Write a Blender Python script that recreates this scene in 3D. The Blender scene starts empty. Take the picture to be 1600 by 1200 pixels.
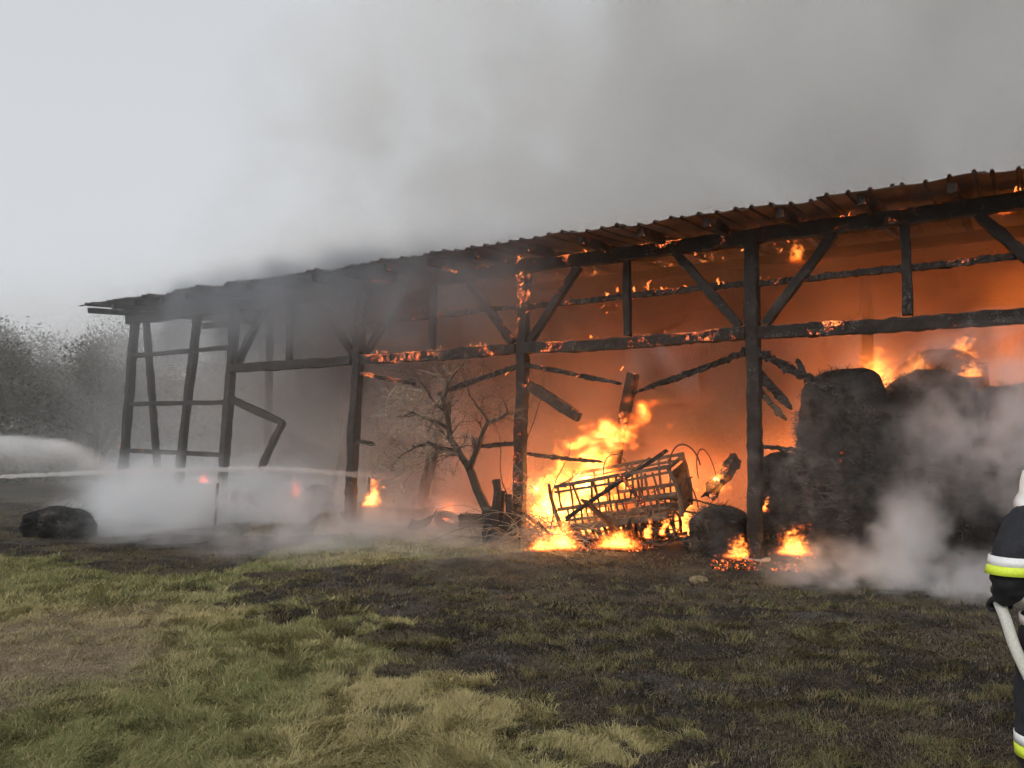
import bpy, math, random
import numpy as np
from mathutils import Vector, Matrix, noise as mnoise

SC = bpy.context.scene
COL = SC.collection
R = math.radians

# ------------------------------------------------------------------ camera, sky, sun, exposure
CAMZ, FPX, PITCH = 1.9, 1230.0, R(3.26)
cam = bpy.data.cameras.new('camera'); cam_o = bpy.data.objects.new('camera', cam); COL.objects.link(cam_o)
cam_o.location = (0, 0, CAMZ); cam_o.rotation_euler = (R(90) + PITCH, 0, 0)
cam.sensor_width = 36.0; cam.lens = 36.0 * FPX / 1600.0; cam.clip_start = 0.05; cam.clip_end = 3000
SC.camera = cam_o

SUN_EL, SUN_AZ = 32.0, 215.0            # behind the camera, a little to the left; veiled by cloud and smoke
world = bpy.data.worlds.new('World'); SC.world = world; world.use_nodes = True
wn = world.node_tree; wbg = wn.nodes['Background']
sky = wn.nodes.new('ShaderNodeTexSky'); sky.sky_type = 'NISHITA'; sky.sun_disc = False
sky.sun_elevation = R(SUN_EL); sky.sun_rotation = R(SUN_AZ); sky.dust_density = 4.0; sky.air_density = 1.0
hs = wn.nodes.new('ShaderNodeHueSaturation'); hs.inputs['Saturation'].default_value = 0.16
mixw = wn.nodes.new('ShaderNodeMix'); mixw.data_type = 'RGBA'; mixw.inputs['Factor'].default_value = 0.72
mixw.inputs['B'].default_value = (6.2, 6.4, 6.7, 1)      # even cloud deck over the clear-sky gradient
wn.links.new(sky.outputs[0], hs.inputs['Color']); wn.links.new(hs.outputs[0], mixw.inputs['A'])
wn.links.new(mixw.outputs['Result'], wbg.inputs['Color']); wbg.inputs['Strength'].default_value = 0.1
sun = bpy.data.lights.new('sun', 'SUN'); sun.energy = 1.5; sun.angle = R(16); sun.color = (1, .95, .88)
sun_o = bpy.data.objects.new('sun', sun); COL.objects.link(sun_o)
az = R(SUN_AZ); sd = Vector((math.sin(az) * math.cos(R(SUN_EL)), math.cos(az) * math.cos(R(SUN_EL)), math.sin(R(SUN_EL))))
sun_o.rotation_euler = sd.to_track_quat('Z', 'Y').to_euler()
vs = SC.view_settings; vs.view_transform = 'Standard'; vs.look = 'None'; vs.exposure = 0.3; vs.gamma = 1.0; vs.use_curve_mapping = False
cy = SC.cycles
cy.use_denoising = True
try: cy.denoiser = 'OPENIMAGEDENOISE'
except Exception: pass
cy.use_adaptive_sampling = True; cy.adaptive_threshold = 0.08; cy.adaptive_min_samples = 12
cy.max_bounces = 6; cy.diffuse_bounces = 2; cy.glossy_bounces = 2; cy.transparent_max_bounces = 12
cy.volume_bounces = 3; cy.volume_max_steps = 160; cy.volume_step_rate = 1.0
cy.sample_clamp_indirect = 4.0

# ------------------------------------------------------------------ helpers
rnd = random.Random(7)
BA = Vector((3.89, 12.65, 0)); BU = Vector((-.8332, .5530, 0)); BT = Vector((.5530, .8332, 0))
BROT = math.atan2(-.5530, .8332)

def B(a, t, z=0.0):
    """barn coordinates (a leftwards along the open front from the second post, t into the barn) to world"""
    return BA + BU * a + BT * t + Vector((0, 0, z))

def ray(px, py):
    x = (px - 800) / FPX; y = (600 - py) / FPX
    c, s = math.cos(PITCH), math.sin(PITCH)
    return Vector((x, c - y * s, s + y * c))

def at(px, py, depth):
    d = ray(px, py); return Vector((0, 0, CAMZ)) + d * (depth / d.y)

_rng = np.random.default_rng(3); _TAB = _rng.random((256, 256))
def vnoise(x, y):
    xi = np.floor(x).astype(np.int64); yi = np.floor(y).astype(np.int64); fx = x - xi; fy = y - yi
    fx = fx * fx * (3 - 2 * fx); fy = fy * fy * (3 - 2 * fy)
    g = lambda i, j: _TAB[(xi + i) & 255, (yi + j) & 255]
    return (g(0, 0) * (1 - fx) + g(1, 0) * fx) * (1 - fy) + (g(0, 1) * (1 - fx) + g(1, 1) * fx) * fy
def fbm(x, y, oct=4, sc=1.0, off=0.0):
    x = np.asarray(x, float) * sc + off + 100.3; y = np.asarray(y, float) * sc + off * 1.7 + 57.1
    v = 0; a = .5; t = 0
    for k in range(oct):
        v = v + a * vnoise(x, y); t += a; a *= .5; x = x * 2.03 + 11.7; y = y * 2.03 + 5.3
    return v / t
def sstep(a, b, x):
    t = np.clip((np.asarray(x, float) - a) / (b - a), 0, 1); return t * t * (3 - 2 * t)

def ground_z(x, y):
    x = np.asarray(x, float); y = np.asarray(y, float)
    t = (x - BA.x) * BT.x + (y - BA.y) * BT.y          # metres behind the barn's front
    z = -.20 * sstep(-9.5, -1.5, t)
    z = z + (fbm(x, y, 3, .55) - .5) * .12 + (fbm(x, y, 3, 2.6, 9) - .5) * .07 + (fbm(x, y, 3, 6.5, 19) - .5) * .03
    far = sstep(40, 140, np.hypot(x, y)); return z + far * (fbm(x, y, 2, .01, 3) - .3) * 2.0
def gz(x, y): return float(ground_z(np.array([x]), np.array([y]))[0])
def gp(px, py):
    z = -.12
    for k in range(4):
        d = ray(px, py); s = (z - CAMZ) / d.z; p = Vector((0, 0, CAMZ)) + d * s; z = gz(p.x, p.y)
    return Vector((p.x, p.y, z))
def on(x, y, dz=0.0): return Vector((x, y, gz(x, y) + dz))

def link(o, parent=None):
    COL.objects.link(o)
    if parent is not None: o.parent = parent
    return o
def tag(o, label=None, cat=None, group=None, kind=None):
    if label: o['label'] = label
    if cat: o['category'] = cat
    if group: o['group'] = group
    if kind: o['kind'] = kind
    return o
def empty(name, loc=(0, 0, 0), rz=0.0, rot=None):
    o = bpy.data.objects.new(name, None); o.location = loc; o.rotation_euler = rot or (0, 0, rz); o.empty_display_size = .2
    return link(o)
def obj(name, me, mat=None, parent=None, smooth=False):
    o = bpy.data.objects.new(name, me)
    if mat is not None: me.materials.append(mat)
    if smooth: me.shade_smooth()
    return link(o, parent)

def npmesh(name, V, F, colors=None):
    """V (n,3), F (m,3|4) -> mesh; colors (n,3) as point colour attribute 'Col'"""
    V = np.ascontiguousarray(V, np.float32); F = np.ascontiguousarray(F, np.int32)
    me = bpy.data.meshes.new(name); m, k = F.shape
    me.vertices.add(len(V)); me.vertices.foreach_set('co', V.ravel())
    me.loops.add(m * k); me.loops.foreach_set('vertex_index', F.ravel())
    me.polygons.add(m); me.polygons.foreach_set('loop_start', np.arange(0, m * k, k, dtype=np.int32))
    me.update(calc_edges=True)
    if colors is not None:
        ca = me.color_attributes.new('Col', 'FLOAT_COLOR', 'POINT')
        c4 = np.ones((len(V), 4), np.float32); c4[:, :3] = colors; ca.data.foreach_set('color', c4.ravel())
    return me

class MB:
    def __init__(s): s.v = []; s.f = []
    def quadgrid(s, rows, closed=False, caps=False):
        b = len(s.v); n = len(rows[0])
        for r in rows: s.v += [tuple(p) for p in r]
        for i in range(len(rows) - 1):
            for j in range(n if closed else n - 1):
                k = (j + 1) % n
                s.f.append((b + i * n + j, b + i * n + k, b + (i + 1) * n + k, b + (i + 1) * n + j))
        if caps:
            s.f.append(tuple(b + j for j in reversed(range(n)))); s.f.append(tuple(b + (len(rows) - 1) * n + j for j in range(n)))
        return s
    def box(s, lo, hi):
        x0, y0, z0 = lo; x1, y1, z1 = hi; b = len(s.v)
        s.v += [(x0, y0, z0), (x1, y0, z0), (x1, y1, z0), (x0, y1, z0), (x0, y0, z1), (x1, y0, z1), (x1, y1, z1), (x0, y1, z1)]
        s.f += [tuple(b + i for i in q) for q in ((3, 2, 1, 0), (4, 5, 6, 7), (0, 1, 5, 4), (1, 2, 6, 5), (2, 3, 7, 6), (3, 0, 4, 7))]
        return s
    def tube(s, pts, rads, n=6, caps=True):
        rows = []; prev = None
        for i, p in enumerate(pts):
            p = Vector(p); a = Vector(pts[max(i - 1, 0)]); c = Vector(pts[min(i + 1, len(pts) - 1)])
            d = (c - a).normalized() if (c - a).length > 1e-9 else Vector((0, 0, 1))
            u = d.orthogonal().normalized() if prev is None else (prev - d * prev.dot(d)).normalized()
            prev = u; w = d.cross(u); r = rads[i] if hasattr(rads, '__len__') else rads
            rows.append([p + (u * math.cos(2 * math.pi * j / n) + w * math.sin(2 * math.pi * j / n)) * r for j in range(n)])
        return s.quadgrid(rows, True, caps)
    def mesh(s, name):
        me = bpy.data.meshes.new(name); me.from_pydata(s.v, [], s.f); me.update(); return me
    def build(s, name, mat, parent=None, smooth=False): return obj(name, s.mesh(name), mat, parent, smooth)

def timber_mesh(name, p0, p1, w, h, rough=.008, seg=.1, side=None, bow=0.0, ragged=0.0, freq=6.0, seed=0.0, slim=0.0):
    """a squared timber with burnt, chewed edges; side: direction of its width"""
    p0, p1 = Vector(p0), Vector(p1); L = (p1 - p0).length; d = (p1 - p0).normalized()
    side = Vector(side) if side is not None else (Vector((0, 0, 1)).cross(d) if abs(d.z) < .9 else Vector((1, 0, 0)))
    side = (side - d * side.dot(d)).normalized(); up = d.cross(side).normalized()
    n = max(2, int(L / seg)); c = .82
    prof = [(-1, -c), (-1, 0), (-1, c), (-c, 1), (0, 1), (c, 1), (1, c), (1, 0), (1, -c), (c, -1), (0, -1), (-c, -1)]
    rows = []
    for i in range(n + 1):
        f = i / n; ce = p0 + d * (L * f) + up * (bow * math.sin(math.pi * f))
        k = 1.0 - slim * f
        if rough > .01: k *= 1 + .16 * mnoise.noise(Vector((f * L * 1.3 + seed, seed, 2))) + .08 * mnoise.noise(Vector((f * L * 5 + seed, seed, 7)))
        if rough > .01: ce = ce + (side * mnoise.noise(Vector((f * L * .8, seed, 1))) + up * mnoise.noise(Vector((f * L * .8, seed, 5)))) * .02
        if ragged and f > .8: k *= 1 - ragged * (f - .8) / .2
        row = []
        for (sx, sy) in prof:
            p = ce + side * (sx * w * .5 * k) + up * (sy * h * .5 * k)
            q = p * freq + Vector((seed, seed * 1.7, -seed))
            e = mnoise.noise(q) * rough + mnoise.noise(q * 2.7) * rough * .7 + mnoise.noise(q * 6.1) * rough * .45
            if rough > .015: e -= rough * 1.3 * max(0, mnoise.noise(q * 1.9 + Vector((9, 3, 1)))) ** .5 * .6
            o = (side * sx + up * sy).normalized()
            row.append(p + o * e + d * (mnoise.noise(q * 1.3 + Vector((5, 5, 5))) * rough * (3 if f in (0, 1) else .4)))
        rows.append(row)
    return MB().quadgrid(rows, True, True).mesh(name)
_ts = [0.0]
def timber(name, p0, p1, w, h, mat, parent, **k):
    _ts[0] += 3.7; k.setdefault('seed', _ts[0])
    return obj(name, timber_mesh(name, p0, p1, w, h, **k), mat, parent)

# ------------------------------------------------------------------ materials
class NT:
    def __init__(s, name):
        s.m = bpy.data.materials.new(name); s.m.use_nodes = True; s.t = s.m.node_tree
        for n in list(s.t.nodes):
            if n.type != 'OUTPUT_MATERIAL': s.t.nodes.remove(n)
        s.out = s.t.nodes[0]
    def n(s, typ, **kw):
        nd = s.t.nodes.new(typ)
        for k, v in kw.items():
            if k.startswith('_'): setattr(nd, k[1:], v)
            else: s.set(nd.inputs[k.replace('__', ' ')], v)
        return nd
    def set(s, sock, v):
        if isinstance(v, bpy.types.NodeSocket): s.t.links.new(v, sock)
        elif isinstance(v, bpy.types.Node): s.t.links.new(v.outputs[0], sock)
        else: sock.default_value = v
    def math(s, op, a, b=0.0, clamp=False):
        nd = s.t.nodes.new('ShaderNodeMath'); nd.operation = op; nd.use_clamp = clamp; s.set(nd.inputs[0], a); s.set(nd.inputs[1], b); return nd.outputs[0]
    def noise(s, scale, detail=4, rough=.6, vec=None, dist=0.0):
        nd = s.n('ShaderNodeTexNoise', Scale=scale, Detail=detail, Roughness=rough, Distortion=dist); s.set(nd.inputs['Vector'], vec or s.coord()); return nd.outputs[0]
    def coord(s, scale=None):
        if not hasattr(s, '_c'): s._c = s.t.nodes.new('ShaderNodeTexCoord').outputs['Object']
        if scale is None: return s._c
        return s.n('ShaderNodeMapping', Vector=s._c, Scale=scale).outputs[0]
    def ramp(s, fac, stops):
        nd = s.t.nodes.new('ShaderNodeValToRGB'); s.set(nd.inputs[0], fac); e = nd.color_ramp.elements
        while len(e) < len(stops): e.new(.5)
        for el, (p, c) in zip(e, stops): el.position = p; el.color = (*c, 1) if len(c) == 3 else c
        return nd.outputs[0]
    def mix(s, f, a, b):
        nd = s.t.nodes.new('ShaderNodeMix'); nd.data_type = 'RGBA'
        s.set(nd.inputs['Factor'], f); s.set(nd.inputs['A'], a if not isinstance(a, tuple) else (*a, 1)); s.set(nd.inputs['B'], b if not isinstance(b, tuple) else (*b, 1)); return nd.outputs['Result']
    def bump(s, h, strength=.5, dist=.02):
        return s.n('ShaderNodeBump', Height=h, Strength=strength, Distance=dist).outputs[0]
    def principled(s, col, rough=.85, normal=None, emis=None, estr=None, metal=0.0, spec=.3):
        p = s.n('ShaderNodeBsdfPrincipled', Roughness=rough, Metallic=metal); s.set(p.inputs['Base Color'], (*col, 1) if isinstance(col, tuple) else col)
        p.inputs['Specular IOR Level'].default_value = spec
        if normal is not None: s.set(p.inputs['Normal'], normal)
        if emis is not None: s.set(p.inputs['Emission Color'], (*emis, 1) if isinstance(emis, tuple) else emis); s.set(p.inputs['Emission Strength'], estr)
        s.t.links.new(p.outputs[0], s.out.inputs['Surface']); return p

def charred(name, ember=0.0, base=(.012, .010, .009), ash=(.16, .15, .14), ash_lo=.56, brown=None):
    s = NT(name)
    grain = s.noise(3.2, 6, .65); fine = s.noise(38, 3, .6)
    vor = s.n('ShaderNodeTexVoronoi', Scale=26.0, _feature='DISTANCE_TO_EDGE'); s.set(vor.inputs['Vector'], s.coord())
    crack = s.ramp(vor.outputs['Distance'], [(0, (0, 0, 0)), (.12, (1, 1, 1))])
    b2 = brown or tuple(3.0 * c for c in base)
    c = s.mix(s.ramp(grain, [(.3, (0, 0, 0)), (.7, (1, 1, 1))]), base, b2)
    c = s.mix(s.ramp(s.math('MULTIPLY', s.noise(5.5, 5, .7), fine), [(ash_lo * .5, (0, 0, 0)), (ash_lo * .5 + .1, (.8, .8, .8))]), c, ash)
    h = s.math('ADD', s.math('MULTIPLY', crack, .6), fine)
    if ember > 0:
        geo = s.t.nodes.new('ShaderNodeNewGeometry'); sep = s.n('ShaderNodeSeparateXYZ', Vector=geo.outputs['Normal'])
        up = s.math('MULTIPLY_ADD', sep.outputs['Z'], .07)
        up.node.inputs[2].default_value = 0.0
        hot = s.math('ADD', s.math('ADD', s.math('MULTIPLY', s.noise(1.9, 3, .6), .72), s.math('MULTIPLY', s.noise(17, 3, .7), .34)), up)
        e = s.ramp(hot, [(.70 - .1 * ember, (0, 0, 0)), (.76 - .1 * ember, (1, 1, 1))])
        e = s.math('MULTIPLY', e, s.ramp(s.noise(55, 2, .6), [(.42, (0, 0, 0)), (.62, (1, 1, 1))]))
        e = s.math('MULTIPLY', e, s.ramp(vor.outputs['Distance'], [(.02, (1, 1, 1)), (.16, (.10, .10, .10))]))
        col = s.ramp(hot, [(.66 - .1 * ember, (1, .06, .01)), (.84 - .1 * ember, (1, .36, .09))])
        s.principled(c, .92, s.bump(h, .8, .012), col, s.math('MULTIPLY', e, 4.2), spec=.15)
    else:
        s.principled(c, .92, s.bump(h, .8, .012), spec=.15)
    return s.m

M = {}
M['char'] = charred('charred timber', 0, ash_lo=.63)
M['char_ember'] = charred('charred glowing timber', .8, ash_lo=.63)
M['char_hot'] = charred('charred hot timber', 1.3, ash_lo=.60)
M['scorched'] = charred('scorched brown timber', 0, (.035, .022, .015), (.2, .17, .15), .7, (.11, .07, .045))
M['smoked'] = charred('smoked timber', .5, (.022, .016, .013), (.14, .12, .11), .6, (.06, .042, .032))
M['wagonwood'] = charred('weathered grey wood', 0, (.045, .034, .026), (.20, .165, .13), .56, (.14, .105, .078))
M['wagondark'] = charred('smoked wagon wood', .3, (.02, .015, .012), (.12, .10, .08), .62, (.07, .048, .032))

s = NT('rusty roof sheet')
c = s.mix(s.ramp(s.noise(1.3, 5, .65), [(.35, (0, 0, 0)), (.7, (1, 1, 1))]), (.022, .020, .020), (.075, .05, .038))
c = s.mix(s.ramp(s.noise(9, 4, .7), [(.6, (0, 0, 0)), (.75, (.7, .7, .7))]), c, (.12, .11, .105))
s.principled(c, .8, s.bump(s.noise(20, 3), .3, .01), spec=.25); M['roof'] = s.m

s = NT('charred straw')
st = s.coord((14, 14, 70)); f1 = s.noise(1.0, 4, .7, st, .6); f2 = s.noise(2.2, 6, .7)
c = s.mix(s.ramp(f2, [(.42, (0, 0, 0)), (.68, (1, 1, 1))]), (.010, .010, .010), (.045, .042, .040))
c = s.mix(s.ramp(f1, [(.56, (0, 0, 0)), (.74, (.8, .8, .8))]), c, (.11, .105, .10))
hot = s.noise(1.5, 3, .6); spk = s.noise(30, 3, .7)
e = s.math('MULTIPLY', s.ramp(hot, [(.69, (0, 0, 0)), (.74, (1, 1, 1))]), s.ramp(spk, [(.45, (0, 0, 0)), (.6, (1, 1, 1))]))
s.principled(c, .97, s.bump(s.math('ADD', f1, s.noise(24, 4, .7)), .9, .03), (1, .10, .02), s.math('MULTIPLY', e, 2.2), spec=.1); M['straw_char'] = s.m

s = NT('dry straw')
f1 = s.noise(1.0, 4, .7, s.coord((18, 18, 60)), .8)
c = s.mix(s.ramp(f1, [(.4, (0, 0, 0)), (.65, (1, 1, 1))]), (.09, .07, .045), (.26, .20, .12))
s.principled(c, .95, s.bump(f1, .8, .02), spec=.15); M['straw'] = s.m

def colour_mat(name, rough=.9, trans=0.0, spec=.2):
    s = NT(name); at_ = s.t.nodes.new('ShaderNodeAttribute'); at_.attribute_name = 'Col'
    if trans:
        d = s.n('ShaderNodeBsdfDiffuse', Color=at_.outputs['Color']); tr = s.n('ShaderNodeBsdfTranslucent', Color=at_.outputs['Color'])
        mx = s.n('ShaderNodeMixShader', Fac=trans); s.t.links.new(d.outputs[0], mx.inputs[1]); s.t.links.new(tr.outputs[0], mx.inputs[2])
        s.t.links.new(mx.outputs[0], s.out.inputs['Surface'])
    else: s.principled(at_.outputs['Color'], rough, spec=spec)
    return s.m
M['blade'] = colour_mat('grass blades', trans=.3)
M['leaf'] = colour_mat('tree leaves', trans=.3)

s = NT('scorched meadow soil')
at_ = s.t.nodes.new('ShaderNodeAttribute'); at_.attribute_name = 'Col'
v = s.ramp(s.noise(30, 5, .7), [(.3, (.55, .55, .55)), (.7, (1.35, 1.35, 1.35))])
mm = s.t.nodes.new('ShaderNodeMix'); mm.data_type = 'RGBA'; mm.blend_type = 'MULTIPLY'; mm.inputs['Factor'].default_value = 1
s.set(mm.inputs['A'], at_.outputs['Color']); s.set(mm.inputs['B'], v)
s.principled(mm.outputs['Result'], .97, s.bump(s.math('ADD', s.noise(45, 4, .7), s.noise(9, 4)), .9, .03), spec=.1); M['ground'] = s.m

def bark(name, a, b):
    s = NT(name); f = s.noise(1.0, 5, .7, s.coord((30, 30, 8)), .5)
    s.principled(s.mix(s.ramp(f, [(.35, (0, 0, 0)), (.7, (1, 1, 1))]), a, b), .9, s.bump(f, .7, .01), spec=.2); return s.m
M['bark'] = bark('grey brown bark', (.022, .017, .014), (.075, .058, .046))
M['twig'] = bark('pale dry twig', (.17, .135, .10), (.36, .30, .23))
M['bark_far'] = bark('dark bark', (.03, .026, .022), (.08, .07, .06))

def flat(name, col, rough=.7, nscale=12, var=.25, bump=.2, metal=0.0, spec=.4):
    s = NT(name); f = s.noise(nscale, 4, .65)
    a = tuple(x * (1 - var) for x in col); b = tuple(min(1, x * (1 + var)) for x in col)
    s.principled(s.mix(s.ramp(f, [(.3, (0, 0, 0)), (.7, (1, 1, 1))]), a, b), rough, s.bump(f, bump, .01), metal=metal, spec=spec); return s.m
M['concrete'] = flat('sooty concrete', (.22, .21, .20), .9)
M['rubber'] = flat('burnt rubber', (.016, .016, .016), .75)
M['sheet'] = flat('sooty sheet metal', (.05, .048, .047), .6, 5)
M['rust'] = flat('rusty steel', (.07, .04, .027), .8)
M['cloth'] = flat('navy black turnout cloth', (.012, .013, .017), .85, 60, .3, .3)
M['silver'] = flat('silver reflective tape', (.62, .63, .64), .4, 90, .1, .1)
M['yellow'] = flat('lime yellow tape', (.55, .68, .05), .6, 90, .1, .1)
M['helmet'] = flat('white helmet shell', (.80, .80, .78), .3, 5, .05, 0)
M['skin'] = flat('skin', (.42, .26, .19), .55, 30, .1, .1)
M['boot'] = flat('black rubber boot', (.015, .015, .015), .5)
M['hose'] = flat('pale woven hose', (.46, .46, .42), .8, 140, .2, .5)
M['brass'] = flat('dull metal coupling', (.30, .29, .27), .45, 9, .2, .1, .8)
s = NT('glowing embers')
f = s.noise(11, 4, .7); g = s.noise(1.8, 3)
e = s.math('MULTIPLY', s.ramp(f, [(.47, (0, 0, 0)), (.68, (1, 1, 1))]), s.ramp(g, [(.38, (.12, .12, .12)), (.62, (1, 1, 1))]))
s.principled((.015, .01, .008), .95, None, s.ramp(f, [(.4, (1, .05, .01)), (.6, (1, .22, .05)), (.72, (1, .5, .15))]), s.math('MULTIPLY', e, 3.0), spec=.1); M['ember'] = s.m
s = NT('small flame')
f = s.noise(14, 3, .6)
em = s.n('ShaderNodeEmission', Color=s.ramp(f, [(.35, (1, .09, .012)), (.55, (1, .26, .045)), (.7, (1, .55, .16))]), Strength=1.9)
s.t.links.new(em.outputs[0], s.out.inputs['Surface']); M['flamelet'] = s.m

#==MARK_GROUND==
# ------------------------------------------------------------------ ground and grass
edge_px = [(-260, 868), (0, 872), (120, 880), (190, 905), (300, 925), (345, 900), (400, 935), (440, 985), (540, 985), (620, 1040), (660, 1095), (760, 1120),
           (860, 1190), (1050, 1215), (1300, 1235), (1700, 1290)]
EDGE = np.array([gp(*p)[:2] for p in edge_px])
def burn_of(x, y):
    """0 unburnt .. 1 burnt black"""
    x = np.asarray(x, float); y = np.asarray(y, float)
    best = np.full(x.shape, 1e9); sgn = np.ones(x.shape)
    for (ax, ay), (bx, by) in zip(EDGE[:-1], EDGE[1:]):
        dx, dy = bx - ax, by - ay; L2 = dx * dx + dy * dy
        t = np.clip(((x - ax) * dx + (y - ay) * dy) / L2, 0, 1)
        d = np.hypot(x - ax - t * dx, y - ay - t * dy); cr = dx * (y - ay) - dy * (x - ax)
        up = d < best; best = np.where(up, d, best); sgn = np.where(up, np.sign(cr), sgn)
    d = best * sgn
    n = fbm(x, y * 1.6, 4, 1.1, 21) - .5; n2 = fbm(x, y * 1.5, 4, 3.2, 5) - .5
    return sstep(-.25, .45, d * .85 + n * 1.7 + n2 * 1.5 + .02)
def dirt_of(x, y):
    c = gp(60, 1010); u = (np.asarray(x, float) - c.x) / 1.25; v = (np.asarray(y, float) - c.y) / 2.0
    r = np.hypot(u + .12 * v, v)
    return sstep(1.25, .45, r + (fbm(x, y, 4, 1.3, 40) - .5) * 1.1)

def axis(lo, f0, f1, hi, step, nout):
    a = lo + (f0 - lo) * (1 - (1 - np.linspace(0, 1, nout)) ** 3); a = f0 - (f0 - lo) * np.linspace(1, 0, nout) ** 3
    b = np.arange(f0 + step, f1, step); c = f1 + (hi - f1) * np.linspace(0, 1, nout) ** 3
    return np.concatenate([a, b, c])
gx = axis(-600, -15, 12, 600, .075, 22); gy = axis(-300, 2.5, 24, 900, .075, 22)
X, Y = np.meshgrid(gx, gy); Z = ground_z(X, Y); bn = burn_of(X, Y); dt = dirt_of(X, Y)
Tt = (X - BA.x) * BT.x + (Y - BA.y) * BT.y; Aa = (X - BA.x) * BU.x + (Y - BA.y) * BU.y
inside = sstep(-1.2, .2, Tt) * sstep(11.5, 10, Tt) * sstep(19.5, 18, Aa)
gcol = np.array((.100, .092, .050))[None, None] * (0.7 + .6 * fbm(X, Y, 3, .9, 3))[..., None]
dry = sstep(.45, .7, fbm(X, Y, 4, .5, 77))[..., None]
gcol = gcol * (1 - dry) + np.array((.18, .15, .085)) * dry
gcol = gcol * (1 - dt[..., None]) + np.array((.21, .165, .115)) * dt[..., None] * (.8 + .4 * fbm(X, Y, 3, 6, 1))[..., None]
blk = np.array((.032, .028, .024))[None, None] * (.6 + 1.2 * fbm(X, Y, 4, 4, 8))[..., None]
ashp = (sstep(.57, .72, fbm(X, Y, 4, 2.3, 55)) * .8)[..., None]; blk = blk * (1 - ashp) + np.array((.095, .086, .078)) * ashp
brn = (sstep(.42, .66, fbm(X, Y, 5, 1.4, 15)) * .75)[..., None]; blk = blk * (1 - brn) + np.array((.105, .086, .058)) * brn
gcol = gcol * (1 - bn[..., None]) + blk * bn[..., None]
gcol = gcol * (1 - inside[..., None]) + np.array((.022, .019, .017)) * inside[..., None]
ny, nx = X.shape
idx = np.arange(nx * ny).reshape(ny, nx)
Fq = np.stack([idx[:-1, :-1], idx[:-1, 1:], idx[1:, 1:], idx[1:, :-1]], -1).reshape(-1, 4)
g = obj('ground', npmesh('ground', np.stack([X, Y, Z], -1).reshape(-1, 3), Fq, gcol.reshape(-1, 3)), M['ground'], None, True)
tag(g, kind='structure')

def blades(n, y0, y1, hmin, hmax, wid, seed, two=True):
    r = np.random.default_rng(seed)
    y = 1.0 / (1.0 / y0 + (1.0 / y1 - 1.0 / y0) * r.random(n))        # denser near the viewer
    x = (r.random(n) * 2 - 1) * (y * .68 + .4)
    t = (x - BA.x) * BT.x + (y - BA.y) * BT.y
    a_ = (x - BA.x) * BU.x + (y - BA.y) * BU.y
    b = burn_of(x, y); dirt = dirt_of(x, y)
    tuft = fbm(x, y * 1.3, 4, 3.4, 31)                                       # unburnt tufts left standing in the black
    cover = np.where(b > .5, .55 + .35 * sstep(.5, .66, tuft), 1.0) * (1 - .45 * dirt)
    keep = (r.random(n) < cover) & ((t < -.25) | (a_ > 19)) ; x, y, b, tuft, dirt = x[keep], y[keep], b[keep], tuft[keep], dirt[keep]; n = len(x)
    z = ground_z(x, y)
    lone = sstep(.53, .66, tuft) * (r.random(n) < .7)
    alive = np.where(b > .5, lone * .8, 1.0)
    clump = fbm(x, y, 3, 1.7, 63)
    h = (hmin + (hmax - hmin) * r.random(n)) * (.25 + 1.5 * fbm(x, y, 3, 4.5, 63)) * np.where(b > .5, .42 + .6 * lone, 1) * (1 - .5 * dirt)
    flow = fbm(x, y, 3, 1.6, 12) * 22.0; ang = flow + r.normal(0, 1.0, n); lean = (.6 + 1.5 * r.random(n)) * h
    ux, uy = np.cos(ang), np.sin(ang); px, py = -uy, ux
    vx = r.normal(0, .3, n); wx, wy = px + vx * ux, py + vx * uy
    w = wid * (.6 + .8 * r.random(n)) * (1 + y * .06)
    base = np.stack([x, y, z - .01], -1); W = np.stack([wx * w, wy * w, np.zeros(n)], -1)
    mid = np.stack([x + ux * lean * .3, y + uy * lean * .3, z + h * .62], -1)
    tip = np.stack([x + ux * lean, y + uy * lean, z + h * .9], -1)
    # colour
    k = r.random(n)[:, None]; v = (.7 + .6 * r.random(n))[:, None]
    patch = sstep(.42, .66, fbm(x, y, 3, .55, 90) + r.normal(0, .07, n))[:, None]
    green = np.array((.110, .125, .055)) * (1 - k) + np.array((.200, .195, .090)) * k
    straw = np.array((.27, .235, .105)) * (1 - k) + np.array((.36, .30, .17)) * k
    col = green * (1 - patch * .85) + straw * patch * .85
    col = np.where((r.random(n) < .12)[:, None], straw, col)
    dirtc = np.array((.25, .20, .13)); col = col * (1 - .6 * dirt[:, None]) + dirtc * .6 * dirt[:, None]
    ash = np.where((r.random(n) < .06)[:, None], np.array((.21, .19, .175)), np.where((r.random(n) < .5)[:, None], np.array((.135, .11, .074)), np.array((.034, .030, .025))))
    am = (r.random(n) < alive)[:, None]
    tcol = np.where((r.random(n) < .62)[:, None], straw * .60, green * .72)
    col = np.where((b > .5)[:, None], np.where(am, tcol, ash), col * 1.32) * v
    if two:
        V = np.stack([base - W, base + W, mid - W * .75, mid + W * .75, tip], 1).reshape(-1, 3)
        o = np.arange(n)[:, None] * 5
        F = np.concatenate([o + [0, 1, 3], o + [0, 3, 2], o + [2, 3, 4]], 0)
        C = np.repeat(col, 5, 0)
    else:
        V = np.stack([base - W, base + W, tip], 1).reshape(-1, 3); F = np.arange(3 * n).reshape(-1, 3); C = np.repeat(col, 3, 0)
    return V, F, C
parts = [blades(380000, 3.6, 8.5, .015, .062, .0019, 1), blades(270000, 7.0, 24, .025, .075, .0040, 2, False)]
off = 0; VV = []; FF = []; CC = []
for V, F, C in parts: VV.append(V); FF.append(F + off); CC.append(C); off += len(V)
gr = obj('grass', npmesh('grass', np.concatenate(VV), np.concatenate(FF), np.concatenate(CC)), M['blade'])
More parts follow.
